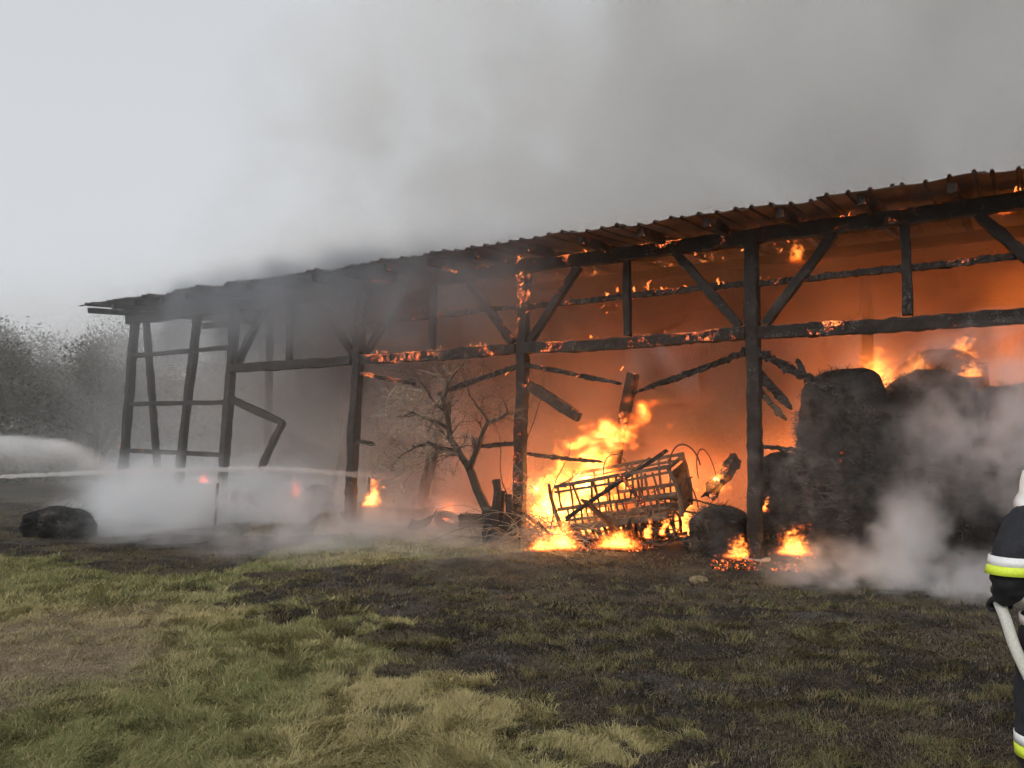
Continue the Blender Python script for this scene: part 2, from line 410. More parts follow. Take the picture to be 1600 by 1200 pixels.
tag(gr, 'short green and straw coloured grass, burnt black towards the barn', 'grass', kind='stuff')

#==MARK_BARN==
# ------------------------------------------------------------------ the burning barn
barn = empty('barn', (BA.x, BA.y, 0), BROT)
tag(barn, 'long open fronted timber barn on fire under a rusty sheet metal roof', 'barn')
def Lb(a, t, z): return Vector((-a, t, z))
GZ = -.20; BAY = 4.45; ZP, ZB = 5.02, 3.45          # plate and tie beam heights
PW = .21
SL = .06                                                # roof slope, nearly flat
def zr(t): return ZP + .10 + SL * (t if t <= 5 else 10 - t)
SX = (1, 0, 0)
def P(name, p0, p1, w, h, mat='char', **k): return timber(name, Lb(*p0), Lb(*p1), w, h, M[mat], barn, **k)
# front posts: (a at foot, a at head)
posts = [(-8.9, -8.9, 'char'), (-4.45, -4.45, 'char'), (0.0, 0.0, 'char'), (4.52, 4.38, 'char_ember'), (9.02, 8.68, 'char'), (13.55, 13.12, 'char'), (18.1, 17.62, 'char')]
for a0, a1, m in posts:
    P('post', (a0, 0, GZ - .1), (a1, 0, ZP - .10), PW, PW, m, side=SX, rough=.016, seg=.08)
P('post', (15.55, .05, GZ), (14.75, .05, ZP), .2, .18, 'char', side=SX, rough=.014, seg=.1)
for a, m in ((-4.45, 'concrete'), (0, 'concrete')):
    bm_ = MB().box((-a - .17, -.17, GZ - .25), (-a + .17, .17, GZ + .05)); bm_.build('footing', M[m], barn)
# plate, tie beam, upper rail in bay lengths
hA = [-10.5, -4.45, 0, 4.45, 8.85, 13.3, 18.0]
for i in range(len(hA) - 1):
    a0, a1 = hA[i], hA[i + 1]
    P('wall_plate', (a0, 0, ZP), (a1 - .01, 0, ZP + .01), .2, .24, 'char_ember' if 1 <= i <= 2 else 'char', rough=.014, seg=.1, bow=-.02)
    if i < 5:
        P('tie_beam', (a0 + .11, -.02, ZB), (a1 - .11, -.02, ZB - .01), .19, .21, 'char_hot' if i in (2, 3) else ('char_ember' if i == 1 else 'char'), rough=.02, seg=.07, bow=-.03)
    if i < 4:
        P('rail', (a0 + .1, .05, 4.27), (a1 - .1, .05, 4.25), .085, .10, 'char_ember' if i > 0 else 'char', rough=.026, seg=.035, freq=11.0)
# hangers and braces of the truss above the tie beam
for i, pa in enumerate([-4.45, 0, 4.45, 8.85]):
    m = ['char', 'char', 'char_ember', 'char', 'char'][i]
    P('hanger', (pa + 2.2, 0, ZB + .1), (pa + 2.2, 0, ZP - .12), .13, .13, m, side=SX, rough=.012)
for pa, m in ((-4.45, 'char'), (0, 'char'), (4.45, 'char_ember'), (8.75, 'char'), (13.25, 'char')):
    for sg in (-1, 1):
        if pa == 13.25 and sg == 1: continue
        P('brace', (pa + sg * .2, 0, ZB + .12), (pa + sg * 1.28, 0, ZP - .12), .14, .14, m, side=(0, 1, 0), rough=.013)
# braces and rails of the closed end bay
P('brace', (16.25, .06, GZ), (17.15, .06, ZP - .1), .17, .14, 'char', side=(0, 1, 0), rough=.013)
P('brace', (13.1, .1, ZB + .05), (12.1, .1, ZP - .1), .12, .12, 'char', side=(0, 1, 0))
for z0, z1, a0, a1 in ((3.98, 3.98, 13.4, 17.6), (2.58, 2.60, 13.45, 17.7), (1.24, 1.28, 13.5, 17.8)):
    P('rail', (a0, -.02, z0), (a1, -.02, z1), .11, .12, 'char', rough=.016, seg=.07)
# snapped rails and braces still hanging from the posts
for nm, p0, p1, w, h, m, rg in (
        ('broken_rail', (.1, -.04, 3.14), (2.0, -.1, 2.55), .085, .10, 'char', .034),
        ('broken_rail', (-.1, -.04, 3.12), (-1.96, -.3, 2.06), .10, .12, 'char', .045),
        ('broken_rail', (4.55, -.03, 3.10), (6.45, -.05, 2.63), .08, .10, 'char_ember', .018),
        ('broken_rail', (4.35, -.03, 3.12), (2.35, -.06, 2.70), .07, .085, 'char_ember', .02),
        ('broken_rail', (8.75, -.03, 3.14), (7.05, -.05, 2.82), .07, .085, 'char_hot', .018),
        ('broken_rail', (8.8, -.02, 1.62), (8.22, -.03, 1.56), .08, .09, 'char', .02),
        ('broken_rail', (4.6, -.02, 1.62), (5.5, -.05, 1.55), .08, .09, 'char_ember', .02),
        ('broken_rail', (4.35, .02, 1.42), (2.75, -.02, 1.30), .06, .07, 'scorched', .02),
        ('broken_rail', (-4.35, -.05, 1.55), (-3.22, -.08, 1.28), .08, .09, 'char', .03),
        ('broken_rail', (-.12, .05, 1.62), (-.75, .1, 1.55), .06, .07, 'char', .02),
        ('broken_brace', (4.3, .04, 2.72), (3.25, .12, 2.12), .15, .20, 'smoked', .018),
        ('broken_brace', (13.25, .03, 2.66), (11.35, .1, 2.02), .14, .17, 'char', .016),
        ('broken_brace', (11.38, .1, 2.05), (12.2, .12, .9), .14, .15, 'char', .016),
        ('broken_brace', (-.05, .12, 2.80), (-.52, .2, 2.25), .11, .14, 'char_ember', .02),
        ('broken_brace', (-.02, .16, 2.55), (-.42, .24, 2.05), .09, .10, 'scorched', .02)):
    P(nm, p0, p1, w, h, m, rough=rg * (1.4 if w < .12 else 1), seg=.03, ragged=.15 if w > .12 else .45, freq=13.0)
P('rail_stub', (-.83, -.18, 2.75), (-.72, -.2, 2.98), .09, .09, 'char', rough=.03, seg=.04, ragged=.4)
# inner row of posts, some already leaning, and the rear wall
for a0, t0, a1, t1, z1, m in ((3.55, 1.5, 2.85, 1.6, 3.0, 'char_ember'), (8.35, 1.5, 7.35, 1.6, 3.1, 'char'), (-.9, 5, -.9, 5, 5.1, 'char'), (13.4, 5, 13.4, 5, 5.1, 'char'), (17.9, 5, 17.9, 5, 5.1, 'char'), (11.9, 2.2, 10.9, 2.4, 3.6, 'char')):
    P('inner_post', (a0, t0, GZ), (a1, t1, z1), .2, .2, m, side=SX, rough=.014)
for a in (-8.9, -4.45, 0, 4.45, 8.9, 13.35, 17.8):
    P('rear_post', (a, 10, GZ), (a, 10, ZP), .18, .18, 'char', side=SX)
for i in range(len(hA) - 1):
    a0, a1 = hA[i], hA[i + 1]
    P('rear_plate', (a0, 10, ZP), (a1 - .01, 10, ZP), .18, .2, 'char')
    P('rear_rail', (a0 + .1, 10.02, 2.6), (a1 - .1, 10.02, 2.6), .12, .12, 'char')
    P('ridge_beam', (a0, 5, zr(5) - .14), (a1 - .01, 5, zr(5) - .14), .16, .18, 'scorched')
    for t in (2.5, 7.5):
        P('purlin', (a0, t, zr(t) - .14), (a1 - .01, t, zr(t) - .14), .15, .18, 'scorched')
for pa in (-4.45, 0, 4.45, 8.9):                       # struts from the inner frame to the middle purlin
    P('strut', (pa, 5.0, 4.0), (pa - 1.3, 7.4, zr(7.4) - .2), .11, .11, 'scorched')
# rafters
rf_mesh = [timber_mesh('rafter', Lb(0, -1.0, zr(-1.0) + .03), Lb(0, 4.98, zr(4.98) + .03), .11, .15, rough=.012, seed=k * 5.1) for k in range(4)]
rb_mesh = [timber_mesh('rafter', Lb(0, 10.6, zr(10.6) + .03), Lb(0, 5.02, zr(5.02) + .03), .11, .15, rough=.012, seed=k * 7.1) for k in range(3)]
for m_ in rf_mesh[:2]: m_.materials.append(M['char_ember'])
for m_ in rf_mesh[2:]: m_.materials.append(M['char'])
for m_ in rb_mesh: m_.materials.append(M['scorched'])
k = 0; a = -9.6
while a < 17.9:
    o = bpy.data.objects.new('rafter', rf_mesh[k % 2 if a < 7.5 else 2 + k % 2]); link(o, barn); o.location = (-a, 0, rnd.uniform(-.015, .01) + .009 * max(a, 0))
    o = bpy.data.objects.new('rafter', rb_mesh[k % 3]); link(o, barn); o.location = (-a, 0, .009 * max(a, 0))
    a += 1.11; k += 1
# trapezoid sheets: a rib every 0.28 m
def sheet_mesh(name, t0, t1, wid, seed):
    r = random.Random(seed); cols = []; x = 0.0; prof = []
    while x < wid - .01:
        prof += [(x, 0), (x + .115, 0), (x + .13, .04), (x + .165, .04), (x + .18, 0)]; x += .28
    prof.append((wid, 0)); n = 14; rows = []; th = .012; ph = r.random() * 9
    for i in range(n + 1):
        f = i / n; t = t0 + (t1 - t0) * f
        lift = (1 - f) ** 3
        rows.append([Vector((px, t - lift * .02 * math.sin(px * 5 + ph), zr(t) + .12 + pz + .035 * mnoise.noise(Vector((px * 1.2 + seed * 3.3, t * .9, seed))) + lift * (.05 * mnoise.noise(Vector((px * 1.7 + seed * 3.3, 0, seed * 1.7)))))) for px, pz in prof])
    b = MB().quadgrid(rows); nv = len(b.v); nf = list(b.f)
    low = [(p[0], p[1], p[2] - th) for p in b.v]; b.v += low
    b.f += [tuple(nv + q for q in reversed(fc)) for fc in nf]
    m_ = len(prof)
    for j in range(m_ - 1):
        b.f.append((j + 1, j, nv + j, nv + j + 1)); e = n * m_; b.f.append((e + j, e + j + 1, nv + e + j + 1, nv + e + j))
    for i in range(n):
        b.f.append((i * m_, (i + 1) * m_, nv + (i + 1) * m_, nv + i * m_)); e = m_ - 1
        b.f.append(((i + 1) * m_ + e, i * m_ + e, nv + i * m_ + e, nv + (i + 1) * m_ + e))
    return b.mesh(name)
SW = 1.12
shf = [sheet_mesh('roof_sheet', -1.12, 5.05, SW, k) for k in range(6)]
shb = [sheet_mesh('roof_sheet', 10.85, 5.0, SW, k + 20) for k in range(3)]
for m_ in shf + shb: m_.materials.append(M['roof'])
a = 18.15; k = 0
while a > -10.5:
    o = bpy.data.objects.new('roof_sheet', shf[k % 6] if k % 3 else shf[(k * 7) % 6]); link(o, barn); o.location = (-a, rnd.uniform(-.07, .05), rnd.uniform(-.02, .035) + .009 * max(a, 0)); o.rotation_euler = (rnd.uniform(-.004, .004), rnd.uniform(-.014, .008), rnd.uniform(-.003, .003))
    o = bpy.data.objects.new('roof_sheet', shb[k % 3]); link(o, barn); o.location = (-a, 0, rnd.uniform(-.01, .02) + .009 * max(a, 0))
    a -= SW - .10; k += 1
P('verge_board', (18.2, -1.05, zr(-1.05) + .15), (18.2, 4.9, zr(4.9) + .14), .03, .16, 'char')
P('verge_board', (18.45, -1.13, zr(-1.1) + .29), (17.5, -1.13, zr(-1.1) + .28), .05, .03, 'char')
# small licks of fire along the timbers and under the roof
def lick(b, p, h, w):
    p = Vector(p); n = 6; rows = []; sw = rnd.gauss(0, .8); ph = rnd.random() * 6
    for i in range(5):
        f = i / 4; r = w * (math.sin(math.pi * (f * .8 + .12)) ** .8) * (1 - f) ** .5 * rnd.uniform(.5, 1.5) if i < 4 else w * .04
        c = p + Vector((sw * h * f * f + .25 * w * math.sin(ph + 5 * f), .2 * w * math.cos(ph + 4 * f), h * f))
        rows.append([c + Vector((math.cos(j * 1.047 + f * 2) * r, math.sin(j * 1.047 + f * 2) * r * .6, .25 * r * math.sin(j * 2.1 + ph))) for j in range(n)])
    b.quadgrid(rows, True, True)
b = MB()
def cluster(a, t, z, n, sa, st, sz, h):
    for k in range(n):
        q = rnd.random() ** 2.2
        lick(b, Lb(a + rnd.gauss(0, sa), t + rnd.gauss(0, st), z + rnd.gauss(0, sz)), h * (.15 + q), h * (.10 + .22 * rnd.random()) * (.5 + q))
for k in range(75):                                     # under the roof, thick between the third and second posts
    a = rnd.triangular(-3.8, 8.0, 4.6); t = rnd.uniform(-.6, 4.5); cluster(a, t, zr(t) - .05, rnd.randint(1, 8), .10, .14, .02, rnd.choice((.04, .06, .11)))
for a0, a1, z, n in ((.3, 8.5, ZB + .10, 15), (-.5, 4.3, 4.30, 9), (13.3, 13.6, 2.66, 3), (17.65, 17.9, 2.62, 2), (17.8, 18.1, 1.4, 4), (16.4, 17.0, 1.3, 3), (2.3, 6.5, 2.95, 4), (-4, 4.3, ZP + .10, 13)):
    for k in range(n): cluster(rnd.uniform(a0, a1), rnd.uniform(-.08, .05), z, rnd.randint(1, 6), .07, .03, .02, rnd.choice((.035, .05, .09)))
for k in range(9): cluster(4.40, -.1, rnd.uniform(4.0, 4.9), 5, .05, .03, .05, .08)
for k in range(5): cluster(2.9 + rnd.uniform(-.6, .6), 1.3, rnd.uniform(4.2, 4.7), 4, .1, .1, .08, .10)
tag(b.build('embers', M['flamelet'], barn), 'tiny flames licking the charred timbers', kind='stuff')
#==MARK_THINGS==
# ------------------------------------------------------------------ straw bales
s = NT('ashy straw strands'); f1 = s.noise(2.6, 4, .7)
c = s.mix(s.ramp(f1, [(.42, (0, 0, 0)), (.66, (1, 1, 1))]), (.014, .013, .012), (.115, .105, .095)); s.principled(c, .95, spec=.1); M['straw_ash'] = s.m
def bale_mesh(name, r, h, seed, slump=.08, nu=64, nv=36, dome=.42):
    rows = []
    for i in range(nv + 1):
        f = i / nv
        # profile: flat bottom, bulging side, rounded shoulder, domed top
        if f < .08: rr, zz = r * f / .08 * .97, 0
        elif f < .62: q = (f - .08) / .54; rr, zz = r * (.97 + .05 * math.sin(math.pi * q)), h * (1 - dome) * q
        else: q = (f - .62) / .38; rr, zz = r * .97 * math.cos(q * math.pi / 2) ** .8, h * (1 - dome + dome * math.sin(q * math.pi / 2))
        row = []
        for j in range(nu):
            th = 2 * math.pi * j / nu; d = Vector((math.cos(th), math.sin(th), 0)); p = d * rr + Vector((0, 0, zz))
            q = p + Vector((seed * 3.1, seed * 1.3, seed)); band = math.sin(zz * 34 + 3 * mnoise.noise(q * 2)) * .008
            e = mnoise.noise(q * 1.6) * slump * 1.3 + mnoise.noise(q * 3.1) * .05 + mnoise.noise(q * 5) * .035 + mnoise.noise(q * 13) * .022 + mnoise.noise(q * 29) * .012 + band
            row.append(p + d * (e if rr > .02 else 0) + Vector((0, 0, (mnoise.noise(q * 2.2) * slump * .6 + mnoise.noise(q * 11) * .02) if i > 3 else 0)))
        rows.append(row)
    return MB().quadgrid(rows, True).mesh(name)
def straw_mesh(name, r, h, n, seed, ln=.15, dome=.42):
    g_ = np.random.default_rng(seed); th = g_.random(n) * 6.283; z = g_.random(n) ** .8 * h; top = g_.random(n) < .3
    rr = np.where(top, r * np.sqrt(g_.random(n)) * .95, r * 1.0); z = np.where(top, h * (1 - dome + dome * np.sqrt(np.maximum(0, 1 - (rr / r) ** 2))), z * (1 - dome))
    p = np.stack([rr * np.cos(th), rr * np.sin(th), z], -1); d = g_.normal(0, 1, (n, 3)); out = np.stack([np.cos(th), np.sin(th), np.where(top, .9, 0)], -1)
    tang = np.stack([-np.sin(th), np.cos(th), -.35 + 0 * th], -1) * np.sign(g_.normal(0, 1, n))[:, None]
    d = d * .5 + tang * .8 + out * .10 + np.array((0, 0, -.2)); d /= np.linalg.norm(d, axis=1)[:, None]
    L = (ln * (.4 + g_.random(n)))[:, None]; w = np.cross(d, out + g_.normal(0, .3, (n, 3))); w /= np.linalg.norm(w, axis=1)[:, None] + 1e-9
    w *= .0055
    V = np.stack([p - w, p + w, p + d * L + w * .4, p + d * L - w * .4], 1).reshape(-1, 3); return npmesh(name, V, np.arange(4 * n).reshape(-1, 4))
def bale(pos, r, h, seed, label, mat='straw_char', tilt=(0, 0), group=None, nst=4200, name='straw_bale', slump=.15, dome=.42):
    e = empty(name, pos, rot=(tilt[0], tilt[1], seed * 1.3)); tag(e, label, 'straw bale', group)
    obj('bale_body', bale_mesh('bale_body', r, h, seed, slump, dome=dome), M[mat], e)
    tag(obj('loose_straw', straw_mesh('loose_straw', r, h, nst, int(seed * 10), dome=dome), M['straw_ash'] if mat == 'straw_char' else M[mat], e), kind='stuff')
    return e
def bxy(px, depth): return (px - 800) / FPX * depth, depth
def bat(px, depth, z): x, y = bxy(px, depth); return (x, y, z)
G2 = 'charred round straw bales stacked in the barn'
z0 = GZ - .06
bale(bat(1322, 13.1, z0), .80, 1.60, 1.1, 'charred straw bale carrying the tall domed bale beside the barn post', dome=.12, group=G2)
bale(bat(1318, 13.1, z0 + 1.44), .76, 1.70, 2.3, 'tall domed charred bale on top of its stack nearest the barn post', group=G2, tilt=(.02, -.02))
bale(bat(1452, 13.0, z0), .80, 1.60, 3.7, 'charred straw bale at the ground behind the rising puff of white smoke', dome=.12, group=G2)
bale(bat(1448, 13.1, z0 + 1.44), .78, 1.70, 4.2, 'domed charred bale on its stack, half veiled by pale smoke', group=G2, tilt=(-.03, .03))
bale(bat(1232, 13.5, z0), .66, 1.75, 5.9, 'short slumped charred bale leaning by the barn post', group=G2, slump=.14, tilt=(.0, -.05))
bale(bat(1474, 15.3, z0 + 1.95), .86, 1.75, 6.4, 'burning bale crowned with flames, rising behind the two domed bales', group=G2)
bale(bat(1474, 15.3, z0), .86, 1.98, 6.9, 'hidden charred bale under the burning flame crowned bale', dome=.12, group=G2, nst=300)
bale(bat(1570, 12.2, z0), .78, 1.50, 7.7, 'charred bale at the ground beside the firefighter', dome=.12, group=G2)
bale(bat(1590, 12.5, z0 + 1.36), .76, 1.50, 8.1, 'charred bale on its stack above the firefighter, wrapped in smoke', group=G2)
bale(bat(1118, 13.3, GZ - .05), .50, .85, 9.3, 'small grey ash covered bale beside the slatted wagon', slump=.24, dome=.6)
p = gp(92, 836); bale((p.x, p.y, p.z - .05), .56, .52, 10.7, 'low dark scorched bale lying alone on the grass at the far end', nst=1500, slump=.22, dome=.3)
bale(bat(497, 19.0, GZ - .05), .42, .80, 11.5, 'dark squat bale in grey smoke beside the second thin post', nst=500)
bale(bat(402, 20.6, GZ - .05), .60, .70, 12.2, 'low rounded bale heap deep in the smoke behind the broken brace', nst=500, slump=.15)
# heap of unburnt straw
def heap(name, pos, rx, ry, h, seed, mat, label, cat, n=1800):
    e = empty(name, pos); tag(e, label, cat); rows = []
    for i in range(19):
        q = i / 18; row = []
        for j in range(40):
            th = 2 * math.pi * j / 40; c = Vector((math.cos(th) * rx * (1 - q), math.sin(th) * ry * (1 - q), h * (1 - (1 - q) ** 1.6)))
            s_ = c * 2.2 + Vector((seed, seed, 0)); row.append(c + Vector((mnoise.noise(s_) * .12, mnoise.noise(s_ + Vector((7, 0, 0))) * .12, (mnoise.noise(s_ * 1.7) * .13 + mnoise.noise(s_ * 5) * .05) * h * 2 * (q > 0) - (.05 if i == 0 else 0))))
        rows.append(row)
    MB().quadgrid(rows, True, True).build('heap_body', M[mat], e)
    g_ = np.random.default_rng(int(seed)); th = g_.random(n) * 6.283; q = np.sqrt(g_.random(n)); p = np.stack([np.cos(th) * rx * q, np.sin(th) * ry * q, h * (1 - q ** 1.6) + .01], -1)
    d = g_.normal(0, 1, (n, 3)); d[:, 2] = np.abs(d[:, 2]) * .4; d /= np.linalg.norm(d, axis=1)[:, None]; w = np.cross(d, (0, 0, 1)) * .004; L = (.06 + .16 * g_.random(n))[:, None]
    V = np.stack([p - w, p + w, p + d * L + w * .3, p + d * L - w * .3], 1).reshape(-1, 3)
    tag(obj('loose_straw', npmesh('loose_straw', V, np.arange(4 * n).reshape(-1, 4)), M[mat], e), kind='stuff'); return e
p = gp(508, 832); heap('straw_heap', (p.x, p.y, p.z), .42, .35, .34, 5, 'straw', 'small pale brown straw heap in front of the sooty metal sheet', 'straw heap')
p = gp(440, 834); heap('straw_heap', (p.x, p.y, p.z), .75, .35, .16, 8, 'straw', 'flat spread of pale straw in the low smoke', 'straw heap')
p = gp(650, 812); heap('burnt_heap', (p.x, p.y + .6, p.z), .62, .45, .55, 11, 'straw_char', 'black heap of burnt rubbish behind the sooty metal sheet', 'burnt heap')
p = gp(1222, 872); heap('burnt_heap', (p.x, p.y + .2, p.z), .60, .35, .26, 14, 'straw_char', 'low black burnt straw heap at the foot of the stacked bales', 'burnt heap')

# ------------------------------------------------------------------ the slatted hay wagon
wp = B(2.35, .45, GZ); wag = empty('hay_wagon', wp, rot=(R(7), R(-10), BROT + R(10)))
tag(wag, 'small weathered wooden hay wagon with slatted racks, standing in the flames', 'wagon')
WL, WD = 1.08, .46
def W(name, p0, p1, w, h, mat='wagonwood', **k): return timber(name, p0, p1, w, h, M[mat], wag, **dict(dict(rough=.009, seg=.09, bow=rnd.uniform(-.02, .012)), **k))
for y in (-1, 1):
    yo = y * WD
    W('side_beam', (-WL, yo, .56), (WL * .78, yo, .54), .07, .12)
    W('rail', (-WL * .92, yo * 1.02, .70), (WL * .8, yo * 1.02, .68), .035, .045)
    W('rail', (-WL, yo * 1.12, .92), (WL, yo * 1.12, .90), .045, .06)
    W('top_rail', (-WL * .9, yo * 1.55, 1.36), (WL * 1.02, yo * 1.55, 1.40), .05, .06)
    W('top_rail', (-WL * .93, yo * 1.48, 1.26), (WL * 1.0, yo * 1.48, 1.30), .03, .04)
    for k in range(15):
        if rnd.random() < .14: continue
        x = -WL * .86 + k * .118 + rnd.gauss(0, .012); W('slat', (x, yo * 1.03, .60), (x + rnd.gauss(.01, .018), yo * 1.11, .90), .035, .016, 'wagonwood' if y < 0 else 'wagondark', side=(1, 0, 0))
    for k in range(12):
        if rnd.random() < .16: continue
        x = -WL * .9 + k * .175 + rnd.gauss(0, .015); W('rack_slat', (x, yo * 1.13, .92), (x + rnd.gauss(.06, .04), yo * 1.53, rnd.choice((1.35, 1.35, 1.35, 1.2))), .042, .018, 'wagonwood', side=(1, 0, 0))
    for k in range(17):                                  # the slatted trough under the bed
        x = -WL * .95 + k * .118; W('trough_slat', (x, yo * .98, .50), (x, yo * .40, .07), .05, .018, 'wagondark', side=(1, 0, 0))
    W('trough_rail', (-WL, yo * .4, .06), (WL * .9, yo * .4, .06), .06, .06, 'wagondark')
for x, s_ in ((-WL, -1), (WL, 1)):
    for y in (-1, 1):                                    # curved end stakes
        pts = [(x + s_ * .0, y * WD * 1.0, .50), (x + s_ * .05, y * WD * 1.12, .85), (x + s_ * .03, y * WD * 1.4, 1.2), (x - s_ * .02, y * WD * 1.58, 1.42)]
        MB().tube(pts, [.045, .042, .036, .03], 6).build('end_stake', M['wagonwood'], wag)
W('end_rail', (WL, -WD * 1.5, 1.38), (WL, WD * 1.5, 1.38), .05, .05); W('end_rail', (-WL * .9, -WD * 1.5, 1.34), (-WL * .9, WD * 1.5, 1.34), .05, .05)
for k in range(5):
    W('end_board', (WL + .02, -WD * (1.0 + .08 * k), .60 + k * .155), (WL + .02, WD * (1.0 + .08 * k), .60 + k * .155), .025, .145, 'wagondark', side=(1, 0, 0))
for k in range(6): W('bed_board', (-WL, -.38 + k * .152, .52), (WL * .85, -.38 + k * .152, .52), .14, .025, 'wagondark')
for x in (-.72, .62):
    W('axle', (x, -WD * 1.0, .30), (x, WD * 1.0, .30), .08, .08, 'wagondark')
    for y in (-1, 1):
        wh = bpy.data.objects.new('wheel', None); link(wh, wag); wh.location = (x, y * WD * .72, .27)
        pts = [(math.cos(q / 20 * 6.2832) * .25, 0, math.sin(q / 20 * 6.2832) * .25) for q in range(21)]
        MB().tube(pts, .025, 6, False).build('rim', M['rust'], wh)
        for q in range(8): MB().tube([(0, 0, 0), (math.cos(q * .785) * .24, 0, math.sin(q * .785) * .24)], .014, 5).build('spoke', M['wagondark'], wh)
def hoop(x, y, w, h, z, r=.012, ang=0.0):
    pts = [(x + math.cos(R(180 * q / 16)) * w * math.cos(ang), y + math.cos(R(180 * q / 16)) * w * math.sin(ang), z + math.sin(R(180 * q / 16)) * h) for q in range(17)]
    MB().tube(pts, r, 6).build('hoop', M['rust'], wag)
hoop(WL + .12, .1, .26, .42, 1.22, .016, .3); hoop(WL + .42, .3, .16, .5, .98, .011, .5); hoop(-.15, .45, .24, .35, 1.28, .011, .2); hoop(WL + .15, -.3, .2, .5, .55, .014, 1.1)

# fallen timbers lying on and around the wagon, each a thing
def plank(p0, p1, w, h, mat, label, rough=.012, name='charred_plank'):
    p0, p1 = Vector(p0), Vector(p1); e = timber_mesh(name, Vector((0, 0, 0)), p1 - p0, w, h, rough=rough, seg=.07, seed=p0.x * 3)
    o = obj(name, e, M[mat]); o.location = p0; return tag(o, label, 'plank', 'fallen timbers around the wagon')
plank(at(912, 782, 13.1), gp(992, 858) + Vector((0, 0, .03)), .17, .05, 'scorched', 'wide dark plank leaning down across the front of the wagon')
plank(at(884, 812, 13.2), at(1042, 702, 13.6), .06, .06, 'char_ember', 'long thin charred pole slanting up across the wagon rack')
plank(at(968, 740, 13.2), at(1016, 806, 13.2), .07, .06, 'char_hot', 'short glowing stick hanging down the wagon side')
plank(gp(812, 832) + Vector((0, 0, .22)), gp(968, 862) + Vector((0, 0, .05)), .12, .10, 'char_ember', 'long charred beam lying on the ground left of the wagon')
plank(gp(850, 858) + Vector((0, 0, .04)), gp(905, 838) + Vector((0, 0, .28)), .07, .06, 'char', 'short black stick propped on the embers by the wagon')
plank(gp(1128, 866) + Vector((0, 0, .03)), gp(1178, 850) + Vector((0, -.4, .35)), .08, .08, 'char_ember', 'charred stub leaning on the foot of the barn post')
plank(gp(1195, 868) + Vector((0, 0, .02)), gp(1248, 872) + Vector((0, 0, .12)), .08, .06, 'char_hot', 'glowing timber lying in front of the stacked bales')
plank(gp(1120, 862) + Vector((0, .5, .04)), gp(1165, 858) + Vector((0, .6, .55)), .09, .09, 'char_hot', 'burning post stump between the wagon bale and the barn post')
plank(at(1108, 775, 13.9), at(1150, 715, 14.2), .22, .18, 'char_hot', 'ragged glowing chunk of timber at the right end of the wagon', .06)
plank(gp(700, 838) + Vector((0, 0, .02)), gp(770, 846) + Vector((0, 0, .05)), .08, .05, 'char', 'black board lying in the smoke left of the bare tree')

rs = random.Random(31)
for k in range(13):
    px = rs.uniform(830, 1110); py = rs.uniform(836, 864); a0 = gp(px, py); a0.z += rs.uniform(.02, .12)
    L = rs.uniform(.35, 1.1); an = rs.uniform(-.9, .9) + (math.pi if rs.random() < .5 else 0); el = abs(rs.gauss(0, .35))
    d = Vector((math.cos(an) * math.cos(el), math.sin(an) * math.cos(el) * .6, math.sin(el)))
    o = plank(a0, a0 + d * L, rs.uniform(.03, .08), rs.uniform(.03, .06), rs.choice(('char', 'char_ember', 'char_hot', 'scorched')), 'charred stick lying among the embers around the wagon', .012, 'charred_stick'); o['category'] = 'stick'; o['group'] = 'charred sticks in the embers'
rs = random.Random(77)
for k in range(9):                                       # broken laths tipped over the wagon
    a0 = wp + Vector((rs.uniform(-.9, .9), rs.uniform(-.5, .2), rs.uniform(.55, 1.2))); L = rs.uniform(.5, 1.1); an = rs.uniform(-.6, .6); el = rs.uniform(-.9, .7); d = Vector((math.cos(an) * math.cos(el), math.sin(an) * math.cos(el), math.sin(el)))
    o = plank(a0, a0 + d * L, rs.uniform(.03, .05), rs.uniform(.02, .035), rs.choice(('wagonwood', 'wagondark', 'char')), 'broken lath tipped over the slatted wagon', .01, 'broken_lath'); o['category'] = 'lath'; o['group'] = 'broken laths on the wagon'
# ------------------------------------------------------------------ scrap lying before the barn
def bent_sheet(pos, rz, L, Wd, seed, label):
    rows = []
    for i in range(15):
        f = i / 14; rows.append([Vector(((f - .5) * L, (j / 5 - .5) * Wd, .05 + .22 * (j / 5) + .10 * abs(2 * f - 1) ** 3 + .03 * mnoise.noise(Vector((f * 4, j * .4, seed))))) for j in range(6)])
    b = MB().quadgrid(rows); n = len(b.v); fs = list(b.f); b.v += [(x, y, z - .015) for x, y, z in b.v]; b.f += [tuple(n + q for q in reversed(f)) for f in fs]
    for i in range(14):
        b.f += [(i * 6, (i + 1) * 6, n + (i + 1) * 6, n + i * 6), ((i + 1) * 6 + 5, i * 6 + 5, n + i * 6 + 5, n + (i + 1) * 6 + 5)]
    for j in range(5): b.f += [(j + 1, j, n + j, n + j + 1), (84 + j, 84 + j + 1, n + 84 + j + 1, n + 84 + j)]
    o = b.build('metal_sheet', M['sheet']); o.location = pos; o.rotation_euler = (R(6), R(3), rz); return tag(o, label, 'metal sheet')
p = gp(605, 818); bent_sheet((p.x, p.y, p.z + .02), R(-12), 2.0, .75, 3, 'long sooty metal sheet lying bent before the barn post')
p = gp(665, 832); oc = bent_sheet((p.x, p.y, p.z + .05), R(35), .55, .5, 8, 'short black sheet offcut tipped up in the smoke'); oc.rotation_euler = (R(-8), R(-20), R(-10)); oc.data.materials[0] = M['rubber']
